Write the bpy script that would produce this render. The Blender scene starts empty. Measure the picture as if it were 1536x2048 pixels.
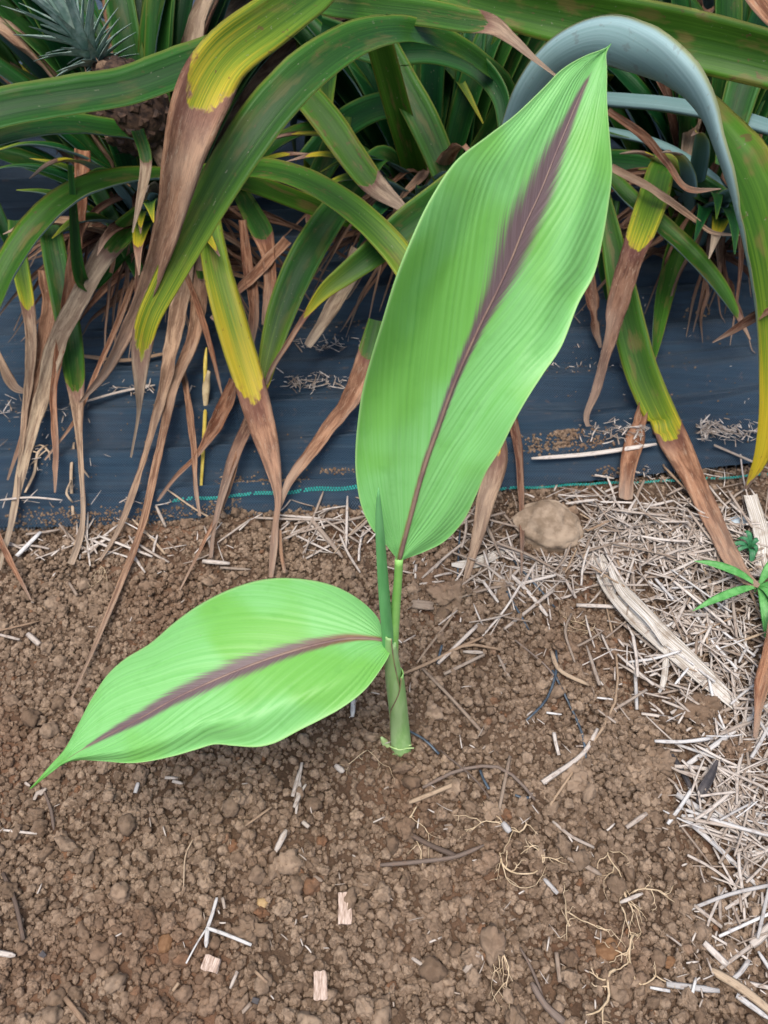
import bpy, bmesh, math, random
import numpy as np
from mathutils import Vector, Matrix, noise, Quaternion
R = math.radians
random.seed(7); rng = np.random.default_rng(7)
scene = bpy.context.scene
COL = scene.collection

# ------------------------------------------------------------------ camera, world, sun, exposure
CAM_H, PITCH, HALF = 0.90, 50.0, 33.5
cam = bpy.data.cameras.new('camera'); cam_o = bpy.data.objects.new('camera', cam); COL.objects.link(cam_o)
cam_o.location = (0, 0, CAM_H); cam_o.rotation_euler = (R(90 - PITCH), 0, 0)
cam.sensor_fit = 'VERTICAL'; cam.sensor_height = 24; cam.lens = 12 / math.tan(R(HALF))
cam.clip_start = 0.02; cam.clip_end = 500
cam.dof.use_dof = True; cam.dof.focus_distance = 0.78
cam.dof.aperture_fstop = cam.lens / 1000 / 0.0024
scene.camera = cam_o
SUN_EL, SUN_AZ = 76.0, 200.0       # high veiled sun, nearly overhead
world = bpy.data.worlds.new('World'); scene.world = world; world.use_nodes = True
wn = world.node_tree; wn.nodes.clear()
sky = wn.nodes.new('ShaderNodeTexSky'); sky.sky_type = 'NISHITA'; sky.sun_disc = False
sky.sun_elevation = R(SUN_EL); sky.sun_rotation = R(SUN_AZ); sky.air_density = 1.0; sky.dust_density = 3.0; sky.ozone_density = 1.0
bg = wn.nodes.new('ShaderNodeBackground'); bg.inputs['Strength'].default_value = 0.09
wo = wn.nodes.new('ShaderNodeOutputWorld')
wn.links.new(sky.outputs[0], bg.inputs[0]); wn.links.new(bg.outputs[0], wo.inputs[0])
sd = bpy.data.lights.new('sun', 'SUN'); sd.energy = 1.5; sd.angle = R(45); sd.color = (1.0, 0.96, 0.90)
so = bpy.data.objects.new('sun', sd); COL.objects.link(so)
sdir = Vector((math.sin(R(SUN_AZ)) * math.cos(R(SUN_EL)), math.cos(R(SUN_AZ)) * math.cos(R(SUN_EL)), math.sin(R(SUN_EL))))
so.rotation_euler = sdir.to_track_quat('Z', 'Y').to_euler()
scene.view_settings.view_transform = 'Standard'; scene.view_settings.look = 'None'
scene.view_settings.gamma = 1.0; scene.view_settings.use_curve_mapping = False
scene.view_settings.exposure = 1.2

# ------------------------------------------------------------------ picture <-> place
F = 1024 / math.tan(R(HALF))
C0 = Vector((0, 0, CAM_H))
FW = Vector((0, math.cos(R(PITCH)), -math.sin(R(PITCH)))); UPV = Vector((0, math.sin(R(PITCH)), math.cos(R(PITCH)))); RT = Vector((1, 0, 0))
def ray(px, py): return RT * ((px - 768) / F) + UPV * ((1024 - py) / F) + FW
def depth(p): return (p - C0).dot(FW)
def PY(px, py, Y, zmin=0.012):
    d = ray(px, py); p = C0 + d * (Y / d.y) if d.y > 1e-3 else None
    if p is None or p.z < zmin: p = C0 + d * ((zmin - CAM_H) / d.z)
    return p
def PZ(px, py, z=0.006):
    d = ray(px, py); return C0 + d * ((z - CAM_H) / d.z)

def fbm(x, y, z=0.0, o=3):
    v = 0.0; a = 0.5; f = 1.0
    for _ in range(o):
        v += a * noise.noise((x * f, y * f, z + 7.1 * f)); f *= 2.1; a *= 0.5
    return v
def sm(a, b, x):
    t = min(1.0, max(0.0, (x - a) / (b - a))); return t * t * (3 - 2 * t)

EDGE = [(-400, 1085), (0, 1056), (250, 1050), (480, 1028), (730, 1018), (1000, 985), (1180, 967), (1536, 928), (1900, 880)]
EW = [PZ(*e, 0.0) for e in EDGE]
def edge_y(x):
    if x <= EW[0].x: return EW[0].y
    for a, b in zip(EW, EW[1:]):
        if x <= b.x: return a.y + (b.y - a.y) * (x - a.x) / (b.x - a.x)
    return EW[-1].y
def soil_h(x, y):
    e = edge_y(x)
    h = 0.022 * fbm(x * 3.1, y * 3.1, 3.0, 2) + 0.012 * fbm(x * 11, y * 11, 1.0, 3)
    h += 0.012 * sm(0.30, 0.12, abs(x - 0.0)) * sm(0.3, 0.1, abs(y - 0.40))
    bx = 0.21 + 0.10 * sm(0.6, 0.35, y)                    # the cultivated bed ends in a low step on the right
    h -= 0.014 * sm(bx - 0.01, bx + 0.05, x) * sm(0.75, 0.6, y)
    h -= 0.03 * sm(e - 0.005, e + 0.04, y)
    return h * sm(9.0, 4.0, abs(x) + abs(y))
def PG(px, py, lift=0.004):
    z = 0.0
    for _ in range(4):
        p = PZ(px, py, z + lift); z = soil_h(p.x, p.y)
    return PZ(px, py, z + lift)

# ------------------------------------------------------------------ node helper
class NT:
    def __init__(s, name):
        s.m = bpy.data.materials.new(name); s.m.use_nodes = True; s.t = s.m.node_tree; s.t.nodes.clear()
        s.out = s.t.nodes.new('ShaderNodeOutputMaterial')
    def n(s, ty, **k):
        nd = s.t.nodes.new(ty)
        for a, b in k.items(): setattr(nd, a, b)
        return nd
    def L(s, a, b): s.t.links.new(a, b)
    def put(s, sock, v):
        if hasattr(v, 'is_linked') or isinstance(v, bpy.types.NodeSocket): s.L(v, sock)
        elif isinstance(v, tuple) and len(v) == 3 and sock.type == 'RGBA': sock.default_value = (*v, 1)
        else: sock.default_value = v
    def math(s, op, a, b=None, c=None, clamp=False):
        nd = s.n('ShaderNodeMath', operation=op, use_clamp=clamp)
        s.put(nd.inputs[0], a)
        if b is not None: s.put(nd.inputs[1], b)
        if c is not None: s.put(nd.inputs[2], c)
        return nd.outputs[0]
    def ramp(s, x, a, b, lo=0.0, hi=1.0, smooth=True):
        nd = s.n('ShaderNodeMapRange', interpolation_type='SMOOTHSTEP' if smooth else 'LINEAR'); nd.clamp = True
        s.put(nd.inputs[0], x); s.put(nd.inputs[1], a); s.put(nd.inputs[2], b); s.put(nd.inputs[3], lo); s.put(nd.inputs[4], hi)
        return nd.outputs[0]
    def mix(s, f, a, b, bt='MIX'):
        nd = s.n('ShaderNodeMix', data_type='RGBA', blend_type=bt); nd.clamp_factor = True
        s.put(nd.inputs[0], f); s.put(nd.inputs[6], a); s.put(nd.inputs[7], b); return nd.outputs[2]
    def attr(s, name, ty='GEOMETRY'): return s.n('ShaderNodeAttribute', attribute_name=name, attribute_type=ty)
    def sep(s, v):
        nd = s.n('ShaderNodeSeparateXYZ'); s.L(v, nd.inputs[0]); return nd.outputs
    def comb(s, x, y, z):
        nd = s.n('ShaderNodeCombineXYZ'); s.put(nd.inputs[0], x); s.put(nd.inputs[1], y); s.put(nd.inputs[2], z); return nd.outputs[0]
    def noise(s, vec, scale, detail=3, rough=0.55, dist=0.0):
        nd = s.n('ShaderNodeTexNoise'); s.L(vec, nd.inputs['Vector']); nd.inputs['Scale'].default_value = scale
        nd.inputs['Detail'].default_value = detail; nd.inputs['Roughness'].default_value = rough; nd.inputs['Distortion'].default_value = dist
        return nd.outputs[0]
    def obj(s): return s.n('ShaderNodeTexCoord').outputs['Object']
    def rnd(s): return s.n('ShaderNodeObjectInfo').outputs['Random']
    def bsdf(s, col, rough=0.6, spec=0.4, bump=None, dist=0.001, strength=1.0, transl=0.0, tcol=None, coat=0.0):
        p = s.n('ShaderNodeBsdfPrincipled'); s.put(p.inputs['Base Color'], col); s.put(p.inputs['Roughness'], rough)
        s.put(p.inputs['Specular IOR Level'], spec)
        if coat: p.inputs['Coat Weight'].default_value = coat; p.inputs['Coat Roughness'].default_value = 0.35
        if bump is not None:
            b = s.n('ShaderNodeBump'); b.inputs['Strength'].default_value = strength; b.inputs['Distance'].default_value = dist
            s.L(bump, b.inputs['Height']); s.L(b.outputs[0], p.inputs['Normal'])
        o = p.outputs[0]
        if transl:
            t = s.n('ShaderNodeBsdfTranslucent'); s.put(t.inputs[0], tcol if tcol is not None else col)
            m = s.n('ShaderNodeMixShader'); s.put(m.inputs[0], transl); s.L(o, m.inputs[1]); s.L(t.outputs[0], m.inputs[2]); o = m.outputs[0]
        s.L(o, s.out.inputs[0]); return s.m

# ------------------------------------------------------------------ materials
def mat_soil_sheet():
    k = NT('soil'); c = k.obj()
    n1 = k.noise(c, 14, 4); n2 = k.noise(c, 240, 4, 0.7); n3 = k.noise(c, 5, 2)
    col = k.mix(k.ramp(n1, 0.35, 0.65), (0.060, 0.037, 0.023), (0.112, 0.071, 0.045))
    col = k.mix(k.ramp(n3, 0.45, 0.7), col, (0.17, 0.092, 0.055))
    col = k.mix(k.ramp(n2, 0.5, 0.75, 0, 0.5), col, (0.24, 0.155, 0.105))
    return k.bsdf(col, 0.95, 0.15, bump=n2, dist=0.003, strength=1.0)
def mat_crumb():
    k = NT('soil crumb'); c = k.obj(); r = k.rnd()
    big = k.n('ShaderNodeNewGeometry').outputs['Position']
    nb = k.noise(big, 4.5, 2)
    n1 = k.noise(c, 1.3, 3); n2 = k.noise(c, 7, 4, 0.75)
    col = k.mix(r, (0.162, 0.108, 0.070), (0.338, 0.242, 0.166))
    col = k.mix(k.ramp(r, 0.985, 0.995), col, (0.19, 0.095, 0.05))
    col = k.mix(k.ramp(nb, 0.50, 0.66, 0, 0.4), col, (0.165, 0.085, 0.048))
    col = k.mix(k.ramp(nb, 0.46, 0.32, 0, 0.35), col, (0.26, 0.188, 0.132))
    col = k.mix(k.ramp(n1, 0.4, 0.65, 0, 0.5), col, (0.085, 0.054, 0.035))
    col = k.mix(k.ramp(n2, 0.5, 0.8, 0, 0.4), col, (0.32, 0.235, 0.17))
    return k.bsdf(col, 0.95, 0.12, bump=n2, dist=0.0008, strength=0.9)
def mat_straw(name, a, b, dirt=0.5):
    k = NT(name); c = k.obj(); r = k.rnd()
    at = k.attr('tint').outputs['Fac']
    rr = k.math('FRACT', k.math('ADD', r, at))
    v = k.n('ShaderNodeVectorMath', operation='MULTIPLY'); k.L(k.attr('lc').outputs['Vector'], v.inputs[0]); v.inputs[1].default_value = (25, 900, 900)
    n1 = k.noise(v.outputs[0], 1.0, 3); n2 = k.noise(k.attr('lc').outputs['Vector'], 120, 3)
    col = k.mix(rr, a, b)
    col = k.mix(k.ramp(n1, 0.35, 0.75, 0, 0.55), col, tuple(x * 0.45 for x in a))
    col = k.mix(k.ramp(n2, 0.52, 0.72, 0, dirt), col, (0.16, 0.095, 0.06))
    return k.bsdf(col, 0.7, 0.3, bump=n1, dist=0.0006, strength=0.8)
def dead_colour(k, C, seed, s):
    n1 = k.noise(C, 1.0, 4, 0.6, 0.3); n2 = k.noise(C, 2.6, 4, 0.7)
    sc = k.n('ShaderNodeVectorMath', operation='MULTIPLY'); k.L(C, sc.inputs[0]); sc.inputs[1].default_value = (0.7, 13, 1)
    fine = k.noise(sc.outputs[0], 1.4, 3, 0.6)
    h = k.math('FRACT', k.math('MULTIPLY', seed, 7.31))
    h2 = k.math('FRACT', k.math('MULTIPLY', seed, 23.7))
    a = k.mix(h, (0.19, 0.070, 0.034), (0.27, 0.19, 0.125))
    b = k.mix(h, (0.45, 0.215, 0.115), (0.55, 0.42, 0.28))
    dk = k.ramp(h2, 0.72, 0.80)
    a = k.mix(dk, a, (0.11, 0.045, 0.028)); b = k.mix(dk, b, (0.29, 0.155, 0.095))
    col = k.mix(k.ramp(n1, 0.38, 0.62), a, b)
    col = k.mix(k.ramp(fine, 0.48, 0.72, 0, 0.55), col, (0.095, 0.05, 0.034))
    col = k.mix(k.ramp(n2, 0.56, 0.72, 0, 0.5), col, (0.48, 0.36, 0.25))
    blot = k.noise(C, 3.6, 4, 0.75, 0.6); col = k.mix(k.ramp(blot, 0.54, 0.66, 0, 0.5), col, (0.13, 0.058, 0.036))
    col = k.mix(k.ramp(blot, 0.42, 0.34, 0, 0.45), col, (0.58, 0.44, 0.30))
    n5 = k.noise(C, 0.35, 2)
    col = k.mix(k.ramp(n5, 0.5, 0.68, 0, 0.35), col, (0.48, 0.36, 0.26))
    col = k.mix(k.ramp(s, 0.7, 1.0, 0, 0.35), col, (0.46, 0.39, 0.31))
    return col, fine
def mat_pine(upper):
    k = NT('pineapple leaf upper' if upper else 'pineapple leaf underside')
    s, t, seed = k.sep(k.attr('st').outputs['Vector']); br, ye, tone = k.sep(k.attr('pp').outputs['Vector'])
    lm = k.sep(k.attr('lm').outputs['Vector'])
    sd = k.math('MULTIPLY', seed, 53.0)
    C = k.comb(k.math('MULTIPLY', lm[0], 16.0), k.math('MULTIPLY', t, 1.7), sd)
    C2 = k.comb(k.math('MULTIPLY', lm[0], 3.0), k.math('MULTIPLY', t, 9.0), sd)
    C3 = k.comb(k.math('MULTIPLY', lm[0], 60.0), k.math('MULTIPLY', t, 3.0), sd)
    t2 = k.math('MULTIPLY', t, t)
    fib = k.noise(k.comb(k.math('MULTIPLY', lm[0], 5.0), k.math('MULTIPLY', t, 34.0), sd), 1.0, 2)
    fleck = k.noise(k.comb(k.math('MULTIPLY', lm[0], 130.0), k.math('MULTIPLY', t, 6.0), sd), 1.0, 2)
    n1 = k.noise(C, 1.0, 3); n2 = k.noise(C2, 1.0, 4, 0.65); n3 = k.noise(C3, 1.0, 3)
    if upper:
        g0 = k.mix(tone, (0.004, 0.034, 0.010), (0.040, 0.115, 0.008))
        g1 = k.mix(tone, (0.014, 0.105, 0.020), (0.115, 0.260, 0.018))
    else:
        g0 = k.mix(tone, (0.11, 0.20, 0.19), (0.26, 0.41, 0.39)); g1 = k.mix(tone, (0.19, 0.30, 0.30), (0.40, 0.56, 0.56))
    f = k.math('ADD', k.math('MULTIPLY', t2, 0.45), k.math('MULTIPLY', n2, 0.75))
    col = k.mix(k.ramp(f, 0.28, 0.8), g0, g1)
    if upper:
        col = k.mix(k.math('MULTIPLY', k.ramp(n1, 0.52, 0.68), k.math('MULTIPLY', tone, 0.85)), col, (0.20, 0.13, 0.045))
        col = k.mix(k.ramp(n2, 0.60, 0.78, 0, 0.12), col, (0.10, 0.22, 0.08))
    yf = k.ramp(k.math('ADD', s, k.math('ADD', k.math('MULTIPLY', n2, 0.22), k.math('MULTIPLY', t2, 0.10))), k.math('SUBTRACT', ye, 0.10), k.math('ADD', ye, 0.42), 0, 1.0)
    n4 = k.noise(C2, 1.9, 3, 0.6)
    col = k.mix(k.ramp(yf, 0.0, 0.6, 0, 0.8 if upper else 0.4), col, (0.24, 0.33, 0.025))
    yf = k.math('MULTIPLY', k.ramp(k.math('ADD', yf, k.math('MULTIPLY', k.math('SUBTRACT', n4, 0.5), 0.9)), 0.35, 0.8), 0.95 if upper else 0.6)
    col = k.mix(yf, col, k.mix(n1, (0.55, 0.47, 0.03), (0.68, 0.44, 0.03)))
    ed = k.ramp(k.math('ABSOLUTE', t), 0.86, 0.97, 0, 0.75)
    col = k.mix(ed, col, k.mix(tone, (0.12, 0.20, 0.04), (0.42, 0.38, 0.06)))
    col = k.mix(k.ramp(fib, 0.35, 0.7, 0, 0.32), col, g0)
    col = k.mix(k.ramp(fleck, 0.70, 0.76, 0, 0.5), col, (0.26, 0.25, 0.17))
    spots = k.ramp(n3, 0.64, 0.70, 0, 0.8)
    col = k.mix(k.math('MULTIPLY', spots, k.math('MULTIPLY', tone, 1.0 if upper else 0.35)), col, (0.14, 0.06, 0.035))
    dcol, fine = dead_colour(k, C, seed, s)
    e = k.math('SUBTRACT', k.math('ADD', s, k.math('MULTIPLY', k.math('SUBTRACT', n3, 0.5), 0.035)), k.math('MULTIPLY', k.math('SUBTRACT', 1.0, t2), 0.035))
    bf = k.ramp(k.math('SUBTRACT', e, br), -0.004, 0.004)
    ring = k.math('MULTIPLY', bf, k.ramp(k.math('SUBTRACT', e, br), 0.05, 0.0))
    mg = k.ramp(k.math('SUBTRACT', e, br), -0.03, 0.0, 0, 0.5)
    col = k.mix(k.math('MULTIPLY', mg, k.ramp(n3, 0.4, 0.7)), col, (0.30, 0.15, 0.05))
    dcol = k.mix(k.math('MULTIPLY', ring, 0.65), dcol, (0.15, 0.06, 0.05))
    col = k.mix(bf, col, dcol)
    bump = k.math('ADD', n2, k.math('MULTIPLY', k.math('MULTIPLY', fine, bf), 1.5))
    return k.bsdf(col, k.ramp(bf, 0, 1, 0.40 if upper else 0.6, 0.8), 0.18, bump=bump, dist=0.0009, strength=0.7, transl=0.20)
def mat_broad():
    k = NT('broad leaf'); mk = k.attr('mk').outputs['Fac']
    v = k.attr('vc').outputs['Vector']; vc, tt, side = k.sep(v)
    at = k.math('ABSOLUTE', tt); s_ = k.attr('ss').outputs['Fac']
    Vv = k.comb(k.math('MULTIPLY', vc, 55.0), k.math('MULTIPLY', at, 1.2), k.math('MULTIPLY', side, 5.0))
    Vf = k.comb(k.math('MULTIPLY', vc, 210.0), k.math('MULTIPLY', at, 1.5), k.math('MULTIPLY', side, 9.0))
    nv = k.noise(Vv, 1.0, 3); nf = k.noise(Vf, 1.0, 2)
    big = k.noise(k.obj(), 9, 2); mot = k.noise(k.obj(), 60, 3)
    col = k.mix(k.ramp(nv, 0.3, 0.7), (0.215, 0.560, 0.150), (0.280, 0.640, 0.215))
    col = k.mix(k.ramp(big, 0.44, 0.60, 0, 0.8), col, (0.190, 0.50, 0.070))
    col = k.mix(k.ramp(nf, 0.5, 0.75, 0, 0.14), col, (0.34, 0.66, 0.26))
    col = k.mix(k.ramp(mot, 0.55, 0.75, 0, 0.25), col, (0.13, 0.40, 0.07))
    rib = k.math('SINE', k.math('ADD', k.math('MULTIPLY', vc, 2 * math.pi * 37), k.math('MULTIPLY', nv, 5.0)))
    col = k.mix(k.math('MULTIPLY', k.ramp(rib, 0.75, 1.0, 0, 0.16), k.ramp(at, 0.02, 0.2)), col, (0.15, 0.43, 0.11))
    speck = k.noise(k.obj(), 330, 2); col = k.mix(k.ramp(speck, 0.76, 0.80, 0, 0.5), col, (0.24, 0.22, 0.10))
    col = k.mix(k.ramp(at, 0.965, 0.99, 0, 0.8), col, (0.42, 0.70, 0.25))
    m = k.ramp(k.math('ADD', mk, k.math('MULTIPLY', k.math('SUBTRACT', nv, 0.5), 2.0)), -0.35, 0.50)
    mfine = k.ramp(k.math('ADD', mk, k.math('MULTIPLY', k.math('SUBTRACT', nf, 0.5), 1.9)), -0.3, 0.40)
    m = k.math('MULTIPLY', k.math('ADD', m, mfine), 0.48)
    pc = k.mix(k.ramp(nf, 0.35, 0.7), (0.130, 0.064, 0.080), (0.220, 0.135, 0.152))
    pc = k.mix(k.ramp(s_, 0.30, 0.02), pc, (0.26, 0.13, 0.045))
    col = k.mix(m, col, pc)
    return k.bsdf(col, 0.40, 0.45, bump=k.math('ADD', nv, k.math('MULTIPLY', nf, 0.4)), dist=0.0005, strength=0.4, transl=0.30, tcol=k.mix(m, (0.22, 0.62, 0.06), (0.25, 0.1, 0.08)))
def mat_plain(name, a, b, scale=40, rough=0.6, spec=0.4, stretch=(1, 1, 1), bumpd=0.0008, transl=0.0, pos=(0.35, 0.65)):
    k = NT(name); v = k.n('ShaderNodeVectorMath', operation='MULTIPLY'); k.L(k.obj(), v.inputs[0]); v.inputs[1].default_value = stretch
    n1 = k.noise(v.outputs[0], scale, 4, 0.6)
    return k.bsdf(k.mix(k.ramp(n1, *pos), a, b), rough, spec, bump=n1, dist=bumpd, strength=0.8, transl=transl)
def mat_mat():
    k = NT('woven weed mat'); c = k.obj(); x, y, z = k.sep(c)
    wx = k.math('SINE', k.math('MULTIPLY', x, 2 * math.pi / 0.0042)); wy = k.math('SINE', k.math('MULTIPLY', y, 2 * math.pi / 0.0034))
    weave = k.math('MULTIPLY', wx, wy)
    str_ = k.n('ShaderNodeVectorMath', operation='MULTIPLY'); k.L(c, str_.inputs[0]); str_.inputs[1].default_value = (3, 160, 1)
    n1 = k.noise(str_.outputs[0], 1.0, 3); n2 = k.noise(c, 9, 4, 0.6); n3 = k.noise(c, 90, 3)
    col = k.mix(k.ramp(weave, -0.6, 0.8), (0.006, 0.016, 0.029), (0.023, 0.055, 0.092))
    col = k.mix(k.ramp(n1, 0.4, 0.7, 0, 0.5), col, (0.028, 0.062, 0.095))  # lighter blue streaks put highlights of the ripples into the mat colour
    col = k.mix(k.ramp(n2, 0.48, 0.72, 0, 0.10), col, (0.10, 0.075, 0.058))
    col = k.mix(k.math('MULTIPLY', k.ramp(n3, 0.62, 0.72), 0.35), col, (0.15, 0.10, 0.07))
    bump = k.math('ADD', weave, k.math('MULTIPLY', n1, 1.3))
    n6 = k.noise(c, 420, 2); fs_ = k.n('ShaderNodeVectorMath', operation='MULTIPLY'); k.L(c, fs_.inputs[0]); fs_.inputs[1].default_value = (14, 700, 1)
    n7 = k.noise(fs_.outputs[0], 1.0, 2)
    col = k.mix(k.ramp(n7, 0.5, 0.72, 0, 0.45), col, (0.035, 0.068, 0.098))
    col = k.mix(k.ramp(n6, 0.70, 0.76, 0, 0.35), col, (0.20, 0.19, 0.17))
    return k.bsdf(col, k.ramp(n2, 0.35, 0.65, 0.34, 0.55), 0.5, bump=bump, dist=0.0011, strength=0.8)

M_SOIL = mat_soil_sheet(); M_CRUMB = mat_crumb()
M_UP = mat_pine(True); M_DN = mat_pine(False); M_BROAD = mat_broad()
M_STRAW = mat_straw('pale straw', (0.27, 0.20, 0.145), (0.66, 0.585, 0.51), 0.5)
M_STRAWT = mat_straw('tan straw', (0.28, 0.18, 0.11), (0.48, 0.36, 0.24))
M_STRAWG = mat_straw('grey twig', (0.11, 0.075, 0.055), (0.22, 0.165, 0.13))
M_STRAWW = mat_straw('bleached straw', (0.44, 0.41, 0.38), (0.70, 0.67, 0.63), 0.4)
M_STEM = mat_plain('green stem', (0.25, 0.46, 0.14), (0.40, 0.58, 0.25), 60, 0.4, 0.45, (1, 1, 0.12), transl=0.12)
M_SPEAR = mat_plain('rolled leaf green', (0.10, 0.34, 0.10), (0.17, 0.46, 0.16), 60, 0.45, 0.4, (1, 1, 0.1), transl=0.12)
M_MIDRIB = mat_plain('midrib brown', (0.15, 0.085, 0.075), (0.22, 0.14, 0.10), 30, 0.45, 0.4)
M_MIDRIB2 = mat_plain('midrib green', (0.22, 0.50, 0.10), (0.28, 0.56, 0.14), 30, 0.45, 0.4)
M_PURPLE = mat_plain('sheath margin', (0.22, 0.12, 0.10), (0.30, 0.26, 0.12), 60, 0.5, 0.3)
M_BUD = mat_plain('pale bud', (0.35, 0.50, 0.18), (0.50, 0.62, 0.30), 90, 0.5, 0.4)
M_ROOT = mat_plain('fine root', (0.42, 0.31, 0.19), (0.60, 0.46, 0.30), 120, 0.8, 0.2)
M_THREAD = mat_plain('black plastic thread', (0.025, 0.035, 0.045), (0.06, 0.085, 0.11), 120, 0.4, 0.5)
M_GREEN = mat_plain('teal marker thread', (0.008, 0.20, 0.17), (0.02, 0.33, 0.27), 300, 0.5, 0.4)
M_STONE = mat_plain('river stone', (0.20, 0.14, 0.09), (0.37, 0.275, 0.19), 38, 0.9, 0.25, bumpd=0.002)
M_PEB = mat_plain('ochre pebble', (0.34, 0.22, 0.10), (0.44, 0.31, 0.16), 90, 0.8, 0.25)
M_PEBR = mat_plain('rust pebble', (0.15, 0.075, 0.035), (0.22, 0.12, 0.06), 90, 0.85, 0.2)
M_CHIP = mat_plain('wood chip', (0.30, 0.205, 0.15), (0.58, 0.45, 0.365), 60, 0.8, 0.2, (12, 1.5, 4))
M_FRUIT = mat_plain('dark fruit skin', (0.022, 0.013, 0.010), (0.075, 0.042, 0.026), 120, 0.75, 0.25, bumpd=0.002)
M_BRACT = mat_plain('fruit bract', (0.12, 0.07, 0.04), (0.25, 0.16, 0.10), 120, 0.75, 0.25)
M_CROWN = mat_plain('grey crown leaf', (0.15, 0.24, 0.19), (0.32, 0.40, 0.34), 60, 0.6, 0.3)
M_WEED = mat_plain('weed green', (0.09, 0.33, 0.07), (0.17, 0.47, 0.13), 80, 0.45, 0.4, transl=0.25)
M_WEEDD = mat_plain('dark weed green', (0.03, 0.16, 0.06), (0.07, 0.26, 0.11), 80, 0.45, 0.4, transl=0.2)
M_PLAST = mat_plain('blue grey flake', (0.33, 0.40, 0.45), (0.45, 0.52, 0.56), 60, 0.5, 0.4)
M_BLACKL = mat_plain('blackened leaf', (0.022, 0.020, 0.022), (0.06, 0.05, 0.048), 80, 0.55, 0.4)
M_MAT = mat_mat()

# ------------------------------------------------------------------ object helpers
def tag(o, label=None, cat=None, group=None, kind=None):
    if label: o['label'] = label
    if cat: o['category'] = cat
    if group: o['group'] = group
    if kind: o['kind'] = kind
    return o
def empty(name, loc=(0, 0, 0)):
    o = bpy.data.objects.new(name, None); COL.objects.link(o); o.location = loc; o.empty_display_size = 0.05; return o
def link(name, me, parent=None):
    o = bpy.data.objects.new(name, me); COL.objects.link(o)
    if parent: o.parent = parent; o.matrix_parent_inverse = Matrix.Translation(-Vector(parent.location))
    return o
def mesh(name, vs, fs, mats, attrs=None, mi=None, smooth=True):
    me = bpy.data.meshes.new(name); me.from_pydata([tuple(v) for v in vs], [], fs)
    for m in (mats if isinstance(mats, (list, tuple)) else [mats]): me.materials.append(m)
    if mi is not None: me.polygons.foreach_set('material_index', mi)
    if smooth: me.polygons.foreach_set('use_smooth', [True] * len(me.polygons))
    for an, (ty, data) in (attrs or {}).items():
        a = me.attributes.new(an, ty, 'POINT')
        if ty == 'FLOAT_VECTOR': a.data.foreach_set('vector', np.array(data, dtype=np.float32).ravel())
        else: a.data.foreach_set('value', np.array(data, dtype=np.float32))
    me.update(); return me
def catmull(pts, n):
    """pts: list of equal-length tuples of floats; resampled by chord length of the first three"""
    A = np.array(pts, float)
    d = np.r_[0, np.cumsum(np.maximum(1e-6, np.linalg.norm(np.diff(A[:, :3], axis=0), axis=1)) ** 0.5)]
    out = []
    P = np.vstack([2 * A[0] - A[1], A, 2 * A[-1] - A[-2]])
    D = np.r_[d[0] - (d[1] - d[0]), d, d[-1] + (d[-1] - d[-2])]
    # uniform in true arc length
    arc = np.r_[0, np.cumsum(np.linalg.norm(np.diff(A[:, :3], axis=0), axis=1))]
    for q in np.linspace(0, arc[-1], n):
        i = min(len(A) - 2, max(0, int(np.searchsorted(arc, q, side='right')) - 1))
        w = (q - arc[i]) / max(1e-9, arc[i + 1] - arc[i]); t = d[i] + w * (d[i + 1] - d[i])
        t0, t1, t2, t3 = D[i:i + 4]; p0, p1, p2, p3 = P[i:i + 4]
        a1 = (t1 - t) / (t1 - t0) * p0 + (t - t0) / (t1 - t0) * p1; a2 = (t2 - t) / (t2 - t1) * p1 + (t - t1) / (t2 - t1) * p2
        a3 = (t3 - t) / (t3 - t2) * p2 + (t - t2) / (t3 - t2) * p3
        b1 = (t2 - t) / (t2 - t0) * a1 + (t - t0) / (t2 - t0) * a2; b2 = (t3 - t) / (t3 - t1) * a2 + (t - t1) / (t3 - t1) * a3
        out.append((t2 - t) / (t2 - t1) * b1 + (t - t1) / (t2 - t1) * b2)
    return np.array(out), arc[-1]

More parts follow.
